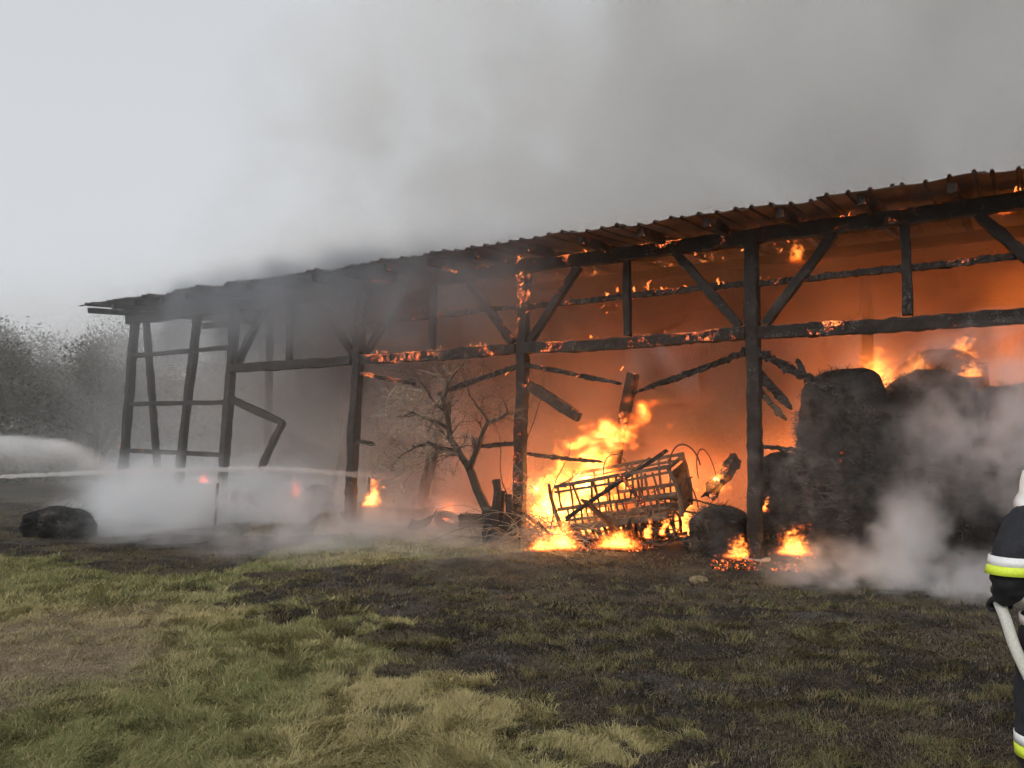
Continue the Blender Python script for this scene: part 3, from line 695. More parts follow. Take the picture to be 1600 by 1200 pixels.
def tyre(pos, rot, label, r=.24):
    e = empty('tyre', pos, rot=rot); tag(e, label, 'tyre'); rows = []
    for i in range(25):
        th = 2 * math.pi * i / 24; rows.append([Vector((math.cos(th) * (r + .09 * math.cos(q * .7854)), math.sin(th) * (r + .09 * math.cos(q * .7854)), .08 * math.sin(q * .7854))) for q in range(8)])
    MB().quadgrid(rows, True).build('tread', M['rubber'], e, True)
    b = MB().tube([(math.cos(q / 20 * 6.2832) * (r - .06), math.sin(q / 20 * 6.2832) * (r - .06), 0) for q in range(21)], .035, 6, False); b.build('rim', M['rust'], e, True)
p = gp(699, 828); tyre((p.x, p.y + .3, p.z + .16), (R(28), R(12), R(20)), 'burnt black tyre lying between the metal sheet and the tree')
def crate(pos, rz, label):
    e = empty('scorched_crate', pos, rz); tag(e, label, 'crate')
    for k in range(3):
        for y in (-.18, .18): timber('board', Vector((-.28, y, .07 + k * .13)), Vector((.28, y, .07 + k * .13)), .02, .11, M['char'], e, rough=.006)
        for x in (-.28, .28): timber('board', Vector((x, -.17, .07 + k * .13)), Vector((x, .17, .07 + k * .13)), .02, .11, M['char'], e, rough=.006)
    for x in (-.25, .25):
        for y in (-.155, .155): timber('corner_post', Vector((x, y, 0)), Vector((x, y, .42)), .03, .03, M['char'], e, rough=.004)
p = gp(742, 834); crate((p.x, p.y, p.z), R(-20), 'scorched wooden crate beside the foot of the bare tree')
for (px, py, h, lab) in ((336, 826, .95, 'thin dark stake standing alone in the smoke of the end bay'), (574, 812, 1.0, 'thin stake standing in front of the small flame by the post')):
    p = gp(px, py); o = obj('stake', timber_mesh('stake', (0, 0, -.1), (.03, .02, h), .05, .05, rough=.006), M['char']); o.location = p; tag(o, lab, 'stake')
for px, py, sz, lab in ((1092, 908, .11, 'pale brown stone on the burnt grass before the wagon bale'),):
    p = gp(px, py); rows = []
    for i in range(7):
        q = i / 6 * math.pi; rows.append([Vector((math.sin(q) * math.cos(j * .7) * sz * 1.3, math.sin(q) * math.sin(j * .7) * sz, math.cos(q) * sz * .6)) * (1 + .3 * mnoise.noise(Vector((i, j * .6, sz * 90)))) for j in range(9)])
    o = MB().quadgrid(rows, True).build('stone', M['straw'] if sz > .1 else M['concrete']); o.location = p + Vector((0, 0, sz * .3)); tag(o, lab, 'stone')

# beds of embers
def embers(name, px0, px1, py0, py1, n, label, seed):
    r_ = random.Random(seed); b = MB()
    for k in range(n):
        p = gp(r_.uniform(px0, px1), r_.uniform(py0, py1)); sz = r_.uniform(.008, .026) * r_.choice((.6, 1, 1.5)); rot = Matrix.Rotation(r_.random() * 6, 3, Vector((r_.random() - .5, r_.random() - .5, r_.random())).normalized())
        k0 = len(b.v); v = [(-1, -.6, -.4), (1, -.6, -.4), (1, .6, -.4), (-1, .6, -.4), (-.8, -.5, .4), (.9, -.4, .5), (.7, .6, .4), (-1, .5, .5)]
        b.v += [tuple(p + Vector((0, 0, sz * .3)) + rot @ (Vector(q) * sz)) for q in v]
        b.f += [tuple(k0 + i for i in q) for q in ((3, 2, 1, 0), (4, 5, 6, 7), (0, 1, 5, 4), (1, 2, 6, 5), (2, 3, 7, 6), (3, 0, 4, 7))]
    return tag(b.build(name, M['ember']), label, 'embers', kind='stuff')
embers('ember_bed', 815, 1020, 832, 862, 900, 'bed of glowing embers on the ground under the wagon', 4)
embers('ember_bed', 1110, 1190, 850, 892, 330, 'glowing embers scattered round the foot of the barn post', 5)
embers('ember_bed', 1205, 1275, 858, 896, 200, 'glowing embers before the stacked bales', 6)

# ------------------------------------------------------------------ bare fruit tree, stump and brambles
def branchy(root, segs, name, mat, depth_n, seed, length=.5, spread=.7, rad=.012, kids=4, grav=0.0, twist=.35):
    """grow twigs off the given limbs; each limb is a list of (point, radius)"""
    r_ = random.Random(seed); b = MB()
    def grow(p, d, L, r, lev):
        n = 5; pts = [p]; 
        for i in range(n):
            d = (d + Vector((r_.gauss(0, twist), r_.gauss(0, twist), r_.gauss(0, twist * .8) - grav)) * .55).normalized(); p = p + d * L / n; pts.append(p)
        b.tube(pts, [r * (1 - .75 * i / n) for i in range(n + 1)], 4 if lev < 2 else 3, False)
        if lev > 0:
            for k in range(r_.randint(kids - 1, kids + 1)):
                i = r_.randint(1, n); dd = (d + Vector((r_.gauss(0, spread), r_.gauss(0, spread), r_.gauss(0, spread)))).normalized()
                grow(pts[i], dd, L * r_.uniform(.45, .75), r * .55, lev - 1)
    for p, d, L, r in segs: grow(Vector(p), Vector(d).normalized(), L, r, depth_n)
    return b.build(name, mat, root)
TD = 14.6
tb = gp(772, 846); tree = empty('bare_tree', tb); tag(tree, 'leafless crooked fruit tree with pale twigs growing before the barn', 'tree')
def tp(px, py, dd=0.0): return at(px, py, TD + dd) - tb
limbs = {
    'trunk': [((776, 856, 0), .135), ((768, 818, 0), .10), ((752, 778, .05), .085), ((738, 742, .05), .08), ((728, 722, .05), .07)],
    'branch0': [((728, 724, .05), .065), ((715, 705, .1), .056), ((702, 680, .15), .05), ((700, 655, .1), .042), ((690, 625, 0), .032), ((700, 600, 0), .028), ((712, 582, -.1), .014)],
    'branch1': [((732, 735, .05), .07), ((745, 705, -.1), .05), ((752, 680, -.2), .042), ((762, 660, -.25), .036), ((780, 654, -.3), .03), ((793, 645, -.3), .02), ((787, 625, -.3), .01)],
    'branch2': [((716, 708, .1), .045), ((690, 700, 0), .036), ((668, 692, -.2), .028), ((645, 700, -.3), .018), ((628, 712, -.4), .008)],
    'branch3': [((702, 672, .15), .04), ((685, 660, .1), .032), ((665, 655, 0), .026), ((645, 645, -.1), .018), ((622, 650, -.2), .008)],
    'branch4': [((762, 660, -.25), .028), ((752, 640, -.2), .02), ((735, 620, -.1), .014), ((728, 598, -.1), .007)],
    'branch5': [((700, 648, .1), .034), ((680, 628, .2), .024), ((664, 605, .25), .016), ((650, 592, .3), .008)],
}
tips = []
for nm, L in limbs.items():
    pts = []; rr = []
    for i, (q, r) in enumerate(L):
        a_ = tp(*q)
        if i:
            for k in (1, 2, 3):
                f = k / 3; pp = pts0.lerp(a_, f); pts.append(pp + Vector((mnoise.noise(pp * 5), mnoise.noise(pp * 5 + Vector((3, 1, 9))), mnoise.noise(pp * 5 + Vector((9, 4, 2))))) * .035); rr.append(r0 + (r - r0) * f)
        else: pts.append(a_); rr.append(r)
        pts0, r0 = a_, r
    MB().tube(pts, rr, 8).build('trunk' if nm == 'trunk' else 'branch', M['bark'], tree, True)
    if nm != 'trunk':
        for i in range(2, len(pts)):
            if rnd.random() < .85:
                d = (pts[i] - pts[i - 1]).normalized(); tips.append((pts[i], d * .4 + Vector((rnd.gauss(0, .7), rnd.gauss(0, .7), rnd.gauss(.15, .6))), rnd.uniform(.28, .62), max(.006, rr[i] * .35)))
        tips.append((pts[-1], pts[-1] - pts[-2], .45, .008))
h_ = len(tips) // 2
tag(branchy(tree, tips, 'twigs', M['bark'], 2, 3, kids=4), kind='stuff')
for q in range(60):                                       # pale fine twigs of the left side
    c = tp(rnd.uniform(610, 705), rnd.uniform(595, 740), rnd.uniform(-.3, .3)); tips.append((c, Vector((rnd.gauss(-.5, .7), rnd.gauss(0, .6), rnd.gauss(-.2, .6))), rnd.uniform(.3, .6), .008))
tag(branchy(tree, tips[-60:] + tips[:h_:2], 'fine_twigs', M['twig'], 2, 9, kids=4, spread=.9), kind='stuff')
sp = gp(772, 850); st_ = empty('tree_stump', sp); tag(st_, 'split black burnt stump standing against the bare tree trunk', 'stump')
for k, (dx, dy, r, h, lean) in enumerate(((.05, -.12, .10, 1.22, .0), (.20, -.05, .085, .95, .08), (-.07, .05, .12, .7, -.05), (.30, .02, .06, .8, .12), (.12, .1, .07, 1.0, .03))):
    pts = [(dx + lean * i / 6 + .02 * math.sin(i * 1.7 + k), dy + .02 * math.cos(i * 2.1 + k), -.05 + h * i / 6) for i in range(7)]
    MB().tube(pts, [r * (1.25 - .09 * i) * (1 + .12 * math.sin(i * 2.3 + k)) for i in range(7)], 7).build('stem', M['char'], st_)
bb = gp(838, 850); bram = empty('bramble_bush', bb); tag(bram, 'tangle of pale dry bramble canes in front of the glowing post', 'bush')
r_ = random.Random(12); bq = MB()
for k in range(150):
    p = Vector((r_.gauss(-.0, .40), r_.gauss(0, .28), 0)); d = Vector((r_.gauss(0, .45), r_.gauss(0, .4), 1)).normalized(); L = r_.uniform(.7, 2.0); pts = [p]
    bend = Vector((r_.gauss(0, .22), r_.gauss(0, .2), -.16 - r_.random() * .14))
    for i in range(9): d = (d + bend * .9 + Vector((r_.gauss(0, .1), r_.gauss(0, .1), 0))).normalized(); p = p + d * L / 9; p.z = max(p.z, .02); pts.append(p)
    bq.tube(pts, [.008 * (1 - .07 * i) for i in range(10)], 4, False)
tag(bq.build('canes', M['twig'], bram), kind='stuff')
tag(branchy(bram, [((r_.gauss(0, .3), r_.gauss(0, .2), r_.uniform(.1, 1.2)), (r_.gauss(0, 1), r_.gauss(0, 1), r_.gauss(.3, .6)), .5, .005) for k in range(70)], 'side_shoots', M['twig'], 1, 5, kids=4, spread=.9), kind='stuff')
for px, py, tx, ty in ((800, 845, 845, 590), (812, 850, 770, 660), (850, 846, 888, 690)):
    p0 = at(px, py, 14.3) - bb; p1 = at(tx, ty, 14.2) - bb; pts = [p0.lerp(p1, i / 8) + Vector((.07 * math.sin(i * 1.1), 0, 0)) for i in range(9)]
    MB().tube(pts, [.016 * (1 - .09 * i) for i in range(9)], 5).build('shoot', M['bark'], bram)

# ------------------------------------------------------------------ trees beyond the barn's far end
def far_tree(px, depth, h, w, seed, label, dens=1.0, tint=(1, 1, 1), bare=.3):
    h *= 1.12; x, y = bxy(px, depth); z = gz(x, y); e = empty('tree', (x, y, z), seed); tag(e, label, 'tree', 'trees beyond the far end of the barn')
    r_ = random.Random(seed); g_ = np.random.default_rng(seed); b = MB(); ends = []
    def grow(p, d, L, r, lev):
        pts = [p]
        for i in range(5): d = (d + Vector((r_.gauss(0, .16), r_.gauss(0, .16), r_.gauss(.03, .08)))).normalized(); p = p + d * L / 5; pts.append(p)
        b.tube(pts, [r * (1 - .6 * i / 5) for i in range(6)], 6 if lev > 1 else 4, False); ends.extend(pts[2:] if lev < 2 else [])
        if lev:
            for k in range(4 if lev > 1 else 5):
                q = r_.uniform(0, 6.28); dd = (d * .6 + Vector((math.cos(q) * .8 * w, math.sin(q) * .8 * w, r_.uniform(-.1, .7)))).normalized(); grow(pts[r_.randint(2, 5)], dd, L * r_.uniform(.5, .7), r * .5, lev - 1)
    for k in range(r_.randint(1, 3)): grow(Vector((r_.gauss(0, .2), r_.gauss(0, .2), -.1)), Vector((r_.gauss(0, .12), r_.gauss(0, .12), 1)).normalized(), h * .55, .035 * h * .5, 3)
    b.build('trunk', M['bark_far'], e)
    E_ = np.array([tuple(q) for q in ends]); n = int(11000 * dens)
    c = E_[g_.integers(0, len(E_), n)]; cl = g_.normal(0, .26, (n, 3)); p = c + cl; p[:, 2] = np.maximum(p[:, 2], .2)
    s_ = (.035 + .055 * g_.random(n))[:, None]; d1 = g_.normal(0, 1, (n, 3)); d1 /= np.linalg.norm(d1, axis=1)[:, None]; d2 = np.cross(d1, g_.normal(0, 1, (n, 3))); d2 /= np.linalg.norm(d2, axis=1)[:, None]
    V = np.stack([p - d1 * s_, p + d2 * s_ * .6, p + d1 * s_, p - d2 * s_ * .6], 1).reshape(-1, 3)
    k = g_.random(n)[:, None]; col = (np.array((.046, .046, .035)) * (1 - k) + np.array((.105, .093, .068)) * k) * np.array(tint) * (.7 + .6 * g_.random(n))[:, None]
    obj('crown', npmesh('crown', V, np.arange(4 * n).reshape(-1, 4), np.repeat(col, 4, 0)), M['leaf'], e)
for a_ in ((-70, 33, 5.9, 1.0, 21, 'tall thin tree at the very edge, half lost in mist', .7), (18, 34, 6.1, .9, 22, 'pale twiggy tree with sparse leaves nearest the picture edge', .8), (62, 31, 4.8, 1.2, 23, 'low rounded autumn tree beside the twiggy edge tree', 1.2),
           (112, 32, 5.0, 1.2, 24, 'dense dark tree standing above the water spray', 1.5), (160, 30, 5.3, 1.2, 25, 'dark tree whose top meets the roof corner', 1.5), (214, 33, 5.4, 1.0, 26, 'dark tree behind the corner post of the barn', 1.4),
           (262, 34, 4.6, 1.0, 27, 'tree seen between the slanting brace and the leaning post', 1.3), (318, 35, 4.8, 1.0, 28, 'tree seen through the end bay beyond the leaning post', 1.2), (385, 36, 4.8, 1.1, 29, 'smoke veiled tree behind the broken bent brace', 1.1),
           (455, 38, 5.0, 1.0, 30, 'faint tree deep in the smoke behind the barn', 1.0), (-150, 36, 6.4, 1.0, 31, 'tall tree beyond the picture edge behind the spray', .8)):
    far_tree(*a_)
hb = MB(); 
g_ = np.random.default_rng(77); n = 42000
x_ = -36 + 34 * g_.random(n); t_ = g_.normal(0, 1.0, n); y_ = 34.5 + .1 * x_ + t_; z_ = ground_z(x_, y_) + np.minimum(np.abs(g_.normal(0, 1.0, n)), 1.7) * (.7 + 2.2 * fbm(x_, x_ * 0, 3, .35, 4))
p = np.stack([x_, y_, z_], -1); s_ = (.08 + .09 * g_.random(n))[:, None]; d1 = g_.normal(0, 1, (n, 3)); d1 /= np.linalg.norm(d1, axis=1)[:, None]; d2 = np.cross(d1, g_.normal(0, 1, (n, 3))); d2 /= np.linalg.norm(d2, axis=1)[:, None]
V = np.stack([p - d1 * s_, p + d2 * s_ * .6, p + d1 * s_, p - d2 * s_ * .6], 1).reshape(-1, 3); k = g_.random(n)[:, None]
col = (np.array((.03, .038, .016)) * (1 - k) + np.array((.075, .065, .03)) * k)
tag(obj('undergrowth', npmesh('undergrowth', V, np.arange(4 * n).reshape(-1, 4), np.repeat(col, 4, 0)), M['leaf']), 'dark undergrowth along the foot of the trees', 'undergrowth', kind='stuff')
#==MARK_PERSON==
# ------------------------------------------------------------------ firefighter at the edge, with the hose
FP = Vector((2.825, 4.0, 0)); FP.z = gz(FP.x, FP.y)
ff = empty('person', FP); tag(ff, 'firefighter in dark turnout gear and white helmet holding a hose at his side', 'person')
def skinned(name, verts, edges, mat, parent, sub=2):
    me = bpy.data.meshes.new(name); me.from_pydata([v[0] for v in verts], edges, []); o = obj(name, me, mat, parent)
    sk = o.modifiers.new('skin', 'SKIN'); sk.use_smooth_shade = True
    for i, v in enumerate(verts):
        r = v[1]; me.skin_vertices[0].data[i].radius = (r if isinstance(r, tuple) else (r, r)); me.skin_vertices[0].data[i].use_root = (i == 0)
    ss = o.modifiers.new('sub', 'SUBSURF'); ss.levels = sub; ss.render_levels = sub
    return o
# offsets from the feet: x right, y away from the viewer
bv = [((0, 0, .98), (.20, .16)), ((-.01, .02, 1.14), (.20, .155)), ((-.03, .05, 1.32), (.22, .16)), ((-.04, .07, 1.44), (.17, .12)), ((-.02, .09, 1.50), .075), ((-.035, .11, 1.58), .09), ((-.04, .11, 1.66), .075),
      ((-.20, .05, 1.42), .115), ((-.29, -.01, 1.32), .112), ((-.365, -.05, 1.19), .092), ((-.32, .03, 1.09), .075), ((-.30, .10, 1.05), .05),
      ((.14, .06, 1.42), .105), ((.27, .12, 1.30), .09), ((.34, .22, 1.16), .078), ((.25, .40, 1.14), .066), ((.20, .50, 1.14), .048),
      ((-.13, 0, .88), .13), ((-.17, .03, .70), .12), ((-.20, .03, .48), .105), ((-.205, -.01, .26), .10), ((-.205, -.02, .13), .085),
      ((.12, .02, .88), .13), ((.14, .08, .70), .115), ((.16, .12, .48), .10), ((.17, .06, .26), .098), ((.17, .04, .13), .085)]
be = [(0, 1), (1, 2), (2, 3), (3, 4), (4, 5), (5, 6), (3, 7), (7, 8), (8, 9), (9, 10), (10, 11), (3, 12), (12, 13), (13, 14), (14, 15), (15, 16), (0, 17), (17, 18), (18, 19), (19, 20), (20, 21), (0, 22), (22, 23), (23, 24), (24, 25), (25, 26)]
suit = skinned('turnout_suit', bv, be, M['cloth'], ff, 3)
tx = bpy.data.textures.new('cloth folds', 'CLOUDS'); tx.noise_scale = .065; tx.noise_depth = 2
dm = suit.modifiers.new('folds', 'DISPLACE'); dm.texture = tx; dm.strength = .045; dm.mid_level = .5; dm.texture_coords = 'LOCAL'
def band(parent, c, d, r, w, mat, name, sq=1.0):
    c = Vector(c); d = Vector(d).normalized(); u = d.orthogonal().normalized(); v = d.cross(u); n = 24; rows = []
    if abs(d.z) > .9: u, v = Vector((1, 0, 0)), Vector((0, 1, 0))
    for k, (rr, q) in enumerate(((.97, -.5), (1.0, -.5), (1.0, .5), (.97, .5))):
        rows.append([c + d * (w * q) + (u * math.cos(j * 2 * math.pi / n) + v * math.sin(j * 2 * math.pi / n) * sq) * (r * rr) for j in range(n)])
    MB().quadgrid(rows, True).build(name, M[mat], parent, True)
A0, A1 = Vector(bv[8][0]), Vector(bv[9][0]); dA = (A1 - A0).normalized()
band(ff, A0 + dA * .068, dA * .8 + Vector((-.12, .1, -1)) * .5, .112, .05, 'silver', 'reflective_band'); band(ff, A0 + dA * .118, dA * .8 + Vector((-.12, .1, -1)) * .5, .107, .046, 'yellow', 'yellow_band')
band(ff, (.27 + .035, .17, 1.23), (.07, .1, -.14), .098, .042, 'silver', 'reflective_band'); band(ff, (.33, .2, 1.19), (.07, .1, -.14), .095, .042, 'yellow', 'yellow_band')
for z, m, nm in ((1.37, 'silver', 'reflective_band'), (1.32, 'yellow', 'yellow_band')): band(ff, (-.032, .052, z), (0, 0, 1), .262, .045, m, nm, .76)
for z, m, nm in ((.955, 'silver', 'reflective_band'), (.905, 'yellow', 'yellow_band')): band(ff, (0, 0, z), (0, 0, 1), .258, .045, m, nm, .80)
MB().quadgrid([[Vector((math.cos(j * 2 * math.pi / 28) * r, math.sin(j * 2 * math.pi / 28) * r * .8, z)) for j in range(28)] for r, z in ((.25, .98), (.262, .9), (.272, .82), (.262, .815))], True).build('jacket_hem', M['cloth'], ff, True)
for lx, ly in ((-.205, -.012), (.168, .05)):
    band(ff, (lx, ly, .385), (0, 0, 1), .118, .05, 'silver', 'reflective_band'); band(ff, (lx, ly, .33), (0, 0, 1), .118, .055, 'yellow', 'yellow_band')
    bo = [((lx, ly, .22), .075), ((lx, ly - .01, .08), .07), ((lx + .02, ly + .10, .05), .058), ((lx + .03, ly + .19, .045), .045)]
    skinned('boot', bo, [(0, 1), (1, 2), (2, 3)], M['boot'], ff)
# gloved hands with five fingers
def hand(wr, fwd, palmn, mat, nm):
    wr = Vector(wr); f = Vector(fwd).normalized(); pn = Vector(palmn); pn = (pn - f * pn.dot(f)).normalized(); sd_ = f.cross(pn)
    vs_ = [(wr - f * .03, .036), (wr + f * .02, (.042, .028)), (wr + f * .06, (.046, .024)), (wr + f * .085, (.044, .02))]; es = [(0, 1), (1, 2), (2, 3)]
    for k, (o, L) in enumerate(((-.034, .07), (-.012, .08), (.011, .076), (.033, .06))):
        b0 = wr + f * .088 + sd_ * o; p1 = b0 + f * L * .35 + pn * L * .12; p2 = p1 + f * L * .1 + pn * L * .42; p3 = p2 - f * L * .3 + pn * L * .2
        i = len(vs_); vs_ += [(b0, .0115), (p1, .011), (p2, .0105), (p3, .0095)]; es += [(3, i), (i, i + 1), (i + 1, i + 2), (i + 2, i + 3)]
    i = len(vs_); vs_ += [(wr + f * .035 - sd_ * .045 + pn * .01, .014), (wr + f * .06 - sd_ * .06 + pn * .04, .0125), (wr + f * .075 - sd_ * .04 + pn * .07, .011)]; es += [(1, i), (i, i + 1), (i + 1, i + 2)]
    return skinned(nm, [(tuple(a), b) for a, b in vs_], es, M[mat], ff, 1)
hand((-.30, .095, 1.055), (-.03, .9, -.35), (.35, .1, -1), 'cloth', 'glove'); hand((.20, .50, 1.14), (-.5, .8, -.05), (.1, .1, -1), 'cloth', 'glove')
# helmet with flared neck guard, face, ear
hc = Vector((-.02, .12, 1.60)); hf = Vector((.75, .66, 0)).normalized(); hr = Vector((hf.y, -hf.x, 0))
def hpt(fx, rx, z): return hc + hf * fx + hr * rx + Vector((0, 0, z))
rows = []
for k, (ra, rb, z) in enumerate(((.185, .165, -.055), (.17, .15, -.03), (.155, .135, -.01), (.15, .13, .04), (.138, .118, .09), (.10, .085, .13), (.05, .04, .15), (.004, .004, .155))):
    rows.append([hpt(math.cos(j * 2 * math.pi / 32) * ra, math.sin(j * 2 * math.pi / 32) * rb, z - (.075 * max(0, -math.cos(j * 2 * math.pi / 32)) * max(0, 1 - k / 3))) for j in range(32)])
hel = MB().quadgrid(rows, True).build('helmet', M['helmet'], ff, True); sf = hel.modifiers.new('thick', 'SOLIDIFY'); sf.thickness = .006
rows = [[hpt(math.cos(a_) * r, math.sin(a_) * r * .9, z) for a_ in [R(110 + 140 * j / 20) for j in range(21)]] for r, z in ((.14, -.02), (.165, -.09), (.215, -.165))]
ng = MB().quadgrid(rows).build('neck_guard', M['helmet'], hel, True); ng.modifiers.new('thick', 'SOLIDIFY').thickness = .008
ridge = MB().tube([hpt(math.cos(R(q)) * .15, 0, math.sin(R(q)) * .135 + .025) for q in range(10, 175, 15)], .012, 6).build('crest', M['helmet'], hel, True)
fc = [((hpt(.02, 0, -.10)), .062), (hpt(.05, 0, -.04), .078), (hpt(.05, 0, .02), .075)]
skinned('face', [(tuple(a), b) for a, b in fc], [(0, 1), (1, 2)], M['skin'], ff)
MB().tube([hpt(.118, 0, -.02), hpt(.142, 0, -.045), hpt(.126, 0, -.058)], [.008, .014, .01], 6).build('nose', M['skin'], ff, True)
MB().tube([hpt(.118, -.022, -.085), hpt(.124, 0, -.087), hpt(.118, .022, -.085)], .005, 5).build('mouth', M['skin'], ff, True)
for sg in (-1, 1):
    MB().tube([hpt(.112, sg * .028, -.012), hpt(.118, sg * .03, -.012)], .009, 8).build('eye', M['boot'], ff, True); MB().tube([hpt(.04, sg * .078, -.01), hpt(.035, sg * .09, -.03), hpt(.045, sg * .08, -.06)], [.01, .014, .008], 6).build('ear', M['skin'], ff, True)
# hose: over the ground from behind, up to the hand and on to the nozzle
hz = empty('fire_hose', FP); tag(hz, 'pale woven fire hose hanging in a curve from the firefighter hand', 'hose')
ctrl = [(1.6, -1.7, .04), (.9, -1.2, .04), (.45, -.75, .04), (.05, -.35, .10), (-.16, -.17, .42), (-.265, -.10, .62), (-.325, -.03, .82), (-.325, .05, .96), (-.30, .14, 1.02), (-.20, .32, 1.07), (.0, .46, 1.10), (.2, .60, 1.11), (.42, .72, 1.13)]
def spline(c, n=6):
    c = [Vector(q) for q in c]; out = []
    for i in range(len(c) - 1):
        p0, p1, p2, p3 = c[max(i - 1, 0)], c[i], c[i + 1], c[min(i + 2, len(c) - 1)]
        for k in range(n):
            t = k / n; out.append(.5 * ((2 * p1) + (p2 - p0) * t + (2 * p0 - 5 * p1 + 4 * p2 - p3) * t * t + (3 * p1 - p0 - 3 * p2 + p3) * t ** 3))
    return out + [c[-1]]
hp = spline(ctrl); MB().tube(hp, .027, 12).build('hose_line', M['hose'], hz, True)
MB().tube([hp[-1], hp[-1] + Vector((.05, .04, .004)), hp[-1] + Vector((.14, .08, .01)), hp[-1] + Vector((.26, .15, .02))], [.034, .036, .026, .018], 12).build('nozzle', M['brass'], hz, True)
MB().tube([hp[-1] + Vector((-.03, -.02, 0)), hp[-1]], .036, 12).build('coupling', M['brass'], hz, True)

#==MARK_FIRE==
# ------------------------------------------------------------------ fields for smoke and flames (voxel grids)
class Fd:
    """a float field in a geometry node tree"""
    def __init__(s, g, sock): s.g = g; s.s = sock
    def _m(s, op, o=None, r=False, c=None):
        nd = s.g.nodes.new('ShaderNodeMath'); nd.operation = op
        ops = [o, s] if r else [s, o]
        if c is not None: ops.append(c)
        for i, q in enumerate(ops):
            if q is None: continue
            if isinstance(q, Fd): s.g.links.new(q.s, nd.inputs[i])
            else: nd.inputs[i].default_value = q
        return Fd(s.g, nd.outputs[0])
    def __add__(s, o): return s._m('ADD', o)
    __radd__ = __add__
    def __mul__(s, o): return s._m('MULTIPLY', o)
    __rmul__ = __mul__
    def __sub__(s, o): return s._m('SUBTRACT', o)
    def __rsub__(s, o): return s._m('SUBTRACT', o, True)
    def __truediv__(s, o): return s._m('DIVIDE', o)
    def __pow__(s, o): return s._m('POWER', o)
    def max(s, o): return s._m('MAXIMUM', o)
    def min(s, o): return s._m('MINIMUM', o)
    def abs(s): return s._m('ABSOLUTE')
    def sqrt(s): return s._m('SQRT')
    def sin(s): return s._m('SINE')
    def step(s, a, b):
        nd = s.g.nodes.new('ShaderNodeMapRange'); nd.interpolation_type = 'SMOOTHSTEP'; s.g.links.new(s.s, nd.inputs[0])
        if a < b: nd.inputs[1].default_value, nd.inputs[2].default_value, nd.inputs[3].default_value, nd.inputs[4].default_value = a, b, 0, 1
        else: nd.inputs[1].default_value, nd.inputs[2].default_value, nd.inputs[3].default_value, nd.inputs[4].default_value = b, a, 1, 0
        return Fd(s.g, nd.outputs[0])
def volume_object(name, mn, mx, res, fn, mat, loc=(0, 0, 0), rz=0.0, scale=1.0):
    v = bpy.data.volumes.new(name); v.materials.append(mat); o = bpy.data.objects.new(name, v); link(o); o.location = loc; o.rotation_euler = (0, 0, rz); o.scale = (scale,) * 3
    g = bpy.data.node_groups.new(name, 'GeometryNodeTree'); N, Lk = g.nodes.new, g.links.new
    g.interface.new_socket('Geometry', in_out='INPUT', socket_type='NodeSocketGeometry'); g.interface.new_socket('Geometry', in_out='OUTPUT', socket_type='NodeSocketGeometry')
    out = N('NodeGroupOutput'); vc = N('GeometryNodeVolumeCube'); vc.inputs['Min'].default_value = mn; vc.inputs['Max'].default_value = mx
    for k, ax in enumerate('XYZ'): vc.inputs['Resolution ' + ax].default_value = max(4, int((mx[k] - mn[k]) / res))
    pos = N('GeometryNodeInputPosition'); sep = N('ShaderNodeSeparateXYZ'); Lk(pos.outputs[0], sep.inputs[0])
    x, y, z = (Fd(g, sep.outputs[i]) for i in range(3))
    def ns(scale=1.0, detail=3, w=0.0, rough=.55, x=x, y=y, z=z, dist=0.0):
        cb = N('ShaderNodeCombineXYZ')
        for i, q in enumerate((x, y, z)):
            if isinstance(q, Fd): Lk(q.s, cb.inputs[i])
            else: cb.inputs[i].default_value = q
        t = N('ShaderNodeTexNoise'); t.noise_dimensions = '4D'; Lk(cb.outputs[0], t.inputs['Vector']); t.inputs['W'].default_value = w; t.inputs['Scale'].default_value = scale
        t.inputs['Detail'].default_value = detail; t.inputs['Roughness'].default_value = rough; t.inputs['Distortion'].default_value = dist; return Fd(g, t.outputs[0])
    Lk(fn(x, y, z, ns).s, vc.inputs['Density'])
    sm = N('GeometryNodeSetMaterial'); sm.inputs['Material'].default_value = mat; Lk(vc.outputs[0], sm.inputs['Geometry']); Lk(sm.outputs[0], out.inputs[0])
    o.modifiers.new('grid', 'NODES').node_group = g
    return o
def smoke_mat(name, dens, col, absorb=(0, 0, 0), aniso=.2, rate=4.0):
    s = NT(name); p = s.n('ShaderNodeVolumePrincipled', Density=dens, Color=(*col, 1), Anisotropy=aniso)
    p.inputs['Absorption Color'].default_value = (*absorb, 1); p.inputs['Blackbody Intensity'].default_value = 0
    s.t.links.new(p.outputs[0], s.out.inputs['Volume']); s.m.cycles.volume_step_rate = rate; return s.m
FRED = [(.0, (1, .045, .004)), (.4, (1, .09, .012)), (1.0, (1, .20, .04))]
def flame_mat(name, strength, stops):
    s = NT(name); a_ = s.t.nodes.new('ShaderNodeAttribute'); a_.attribute_name = 'density'
    em = s.n('ShaderNodeEmission', Color=s.ramp(a_.outputs['Fac'], stops), Strength=s.math('MULTIPLY', a_.outputs['Fac'], strength))
    s.t.links.new(em.outputs[0], s.out.inputs['Volume']); s.m.cycles.volume_step_rate = 3.0; return s.m
FSTOPS = [(.0, (1, .10, .008)), (.25, (1, .20, .02)), (.55, (1, .36, .06)), (1.0, (1, .58, .16))]
flames = {}
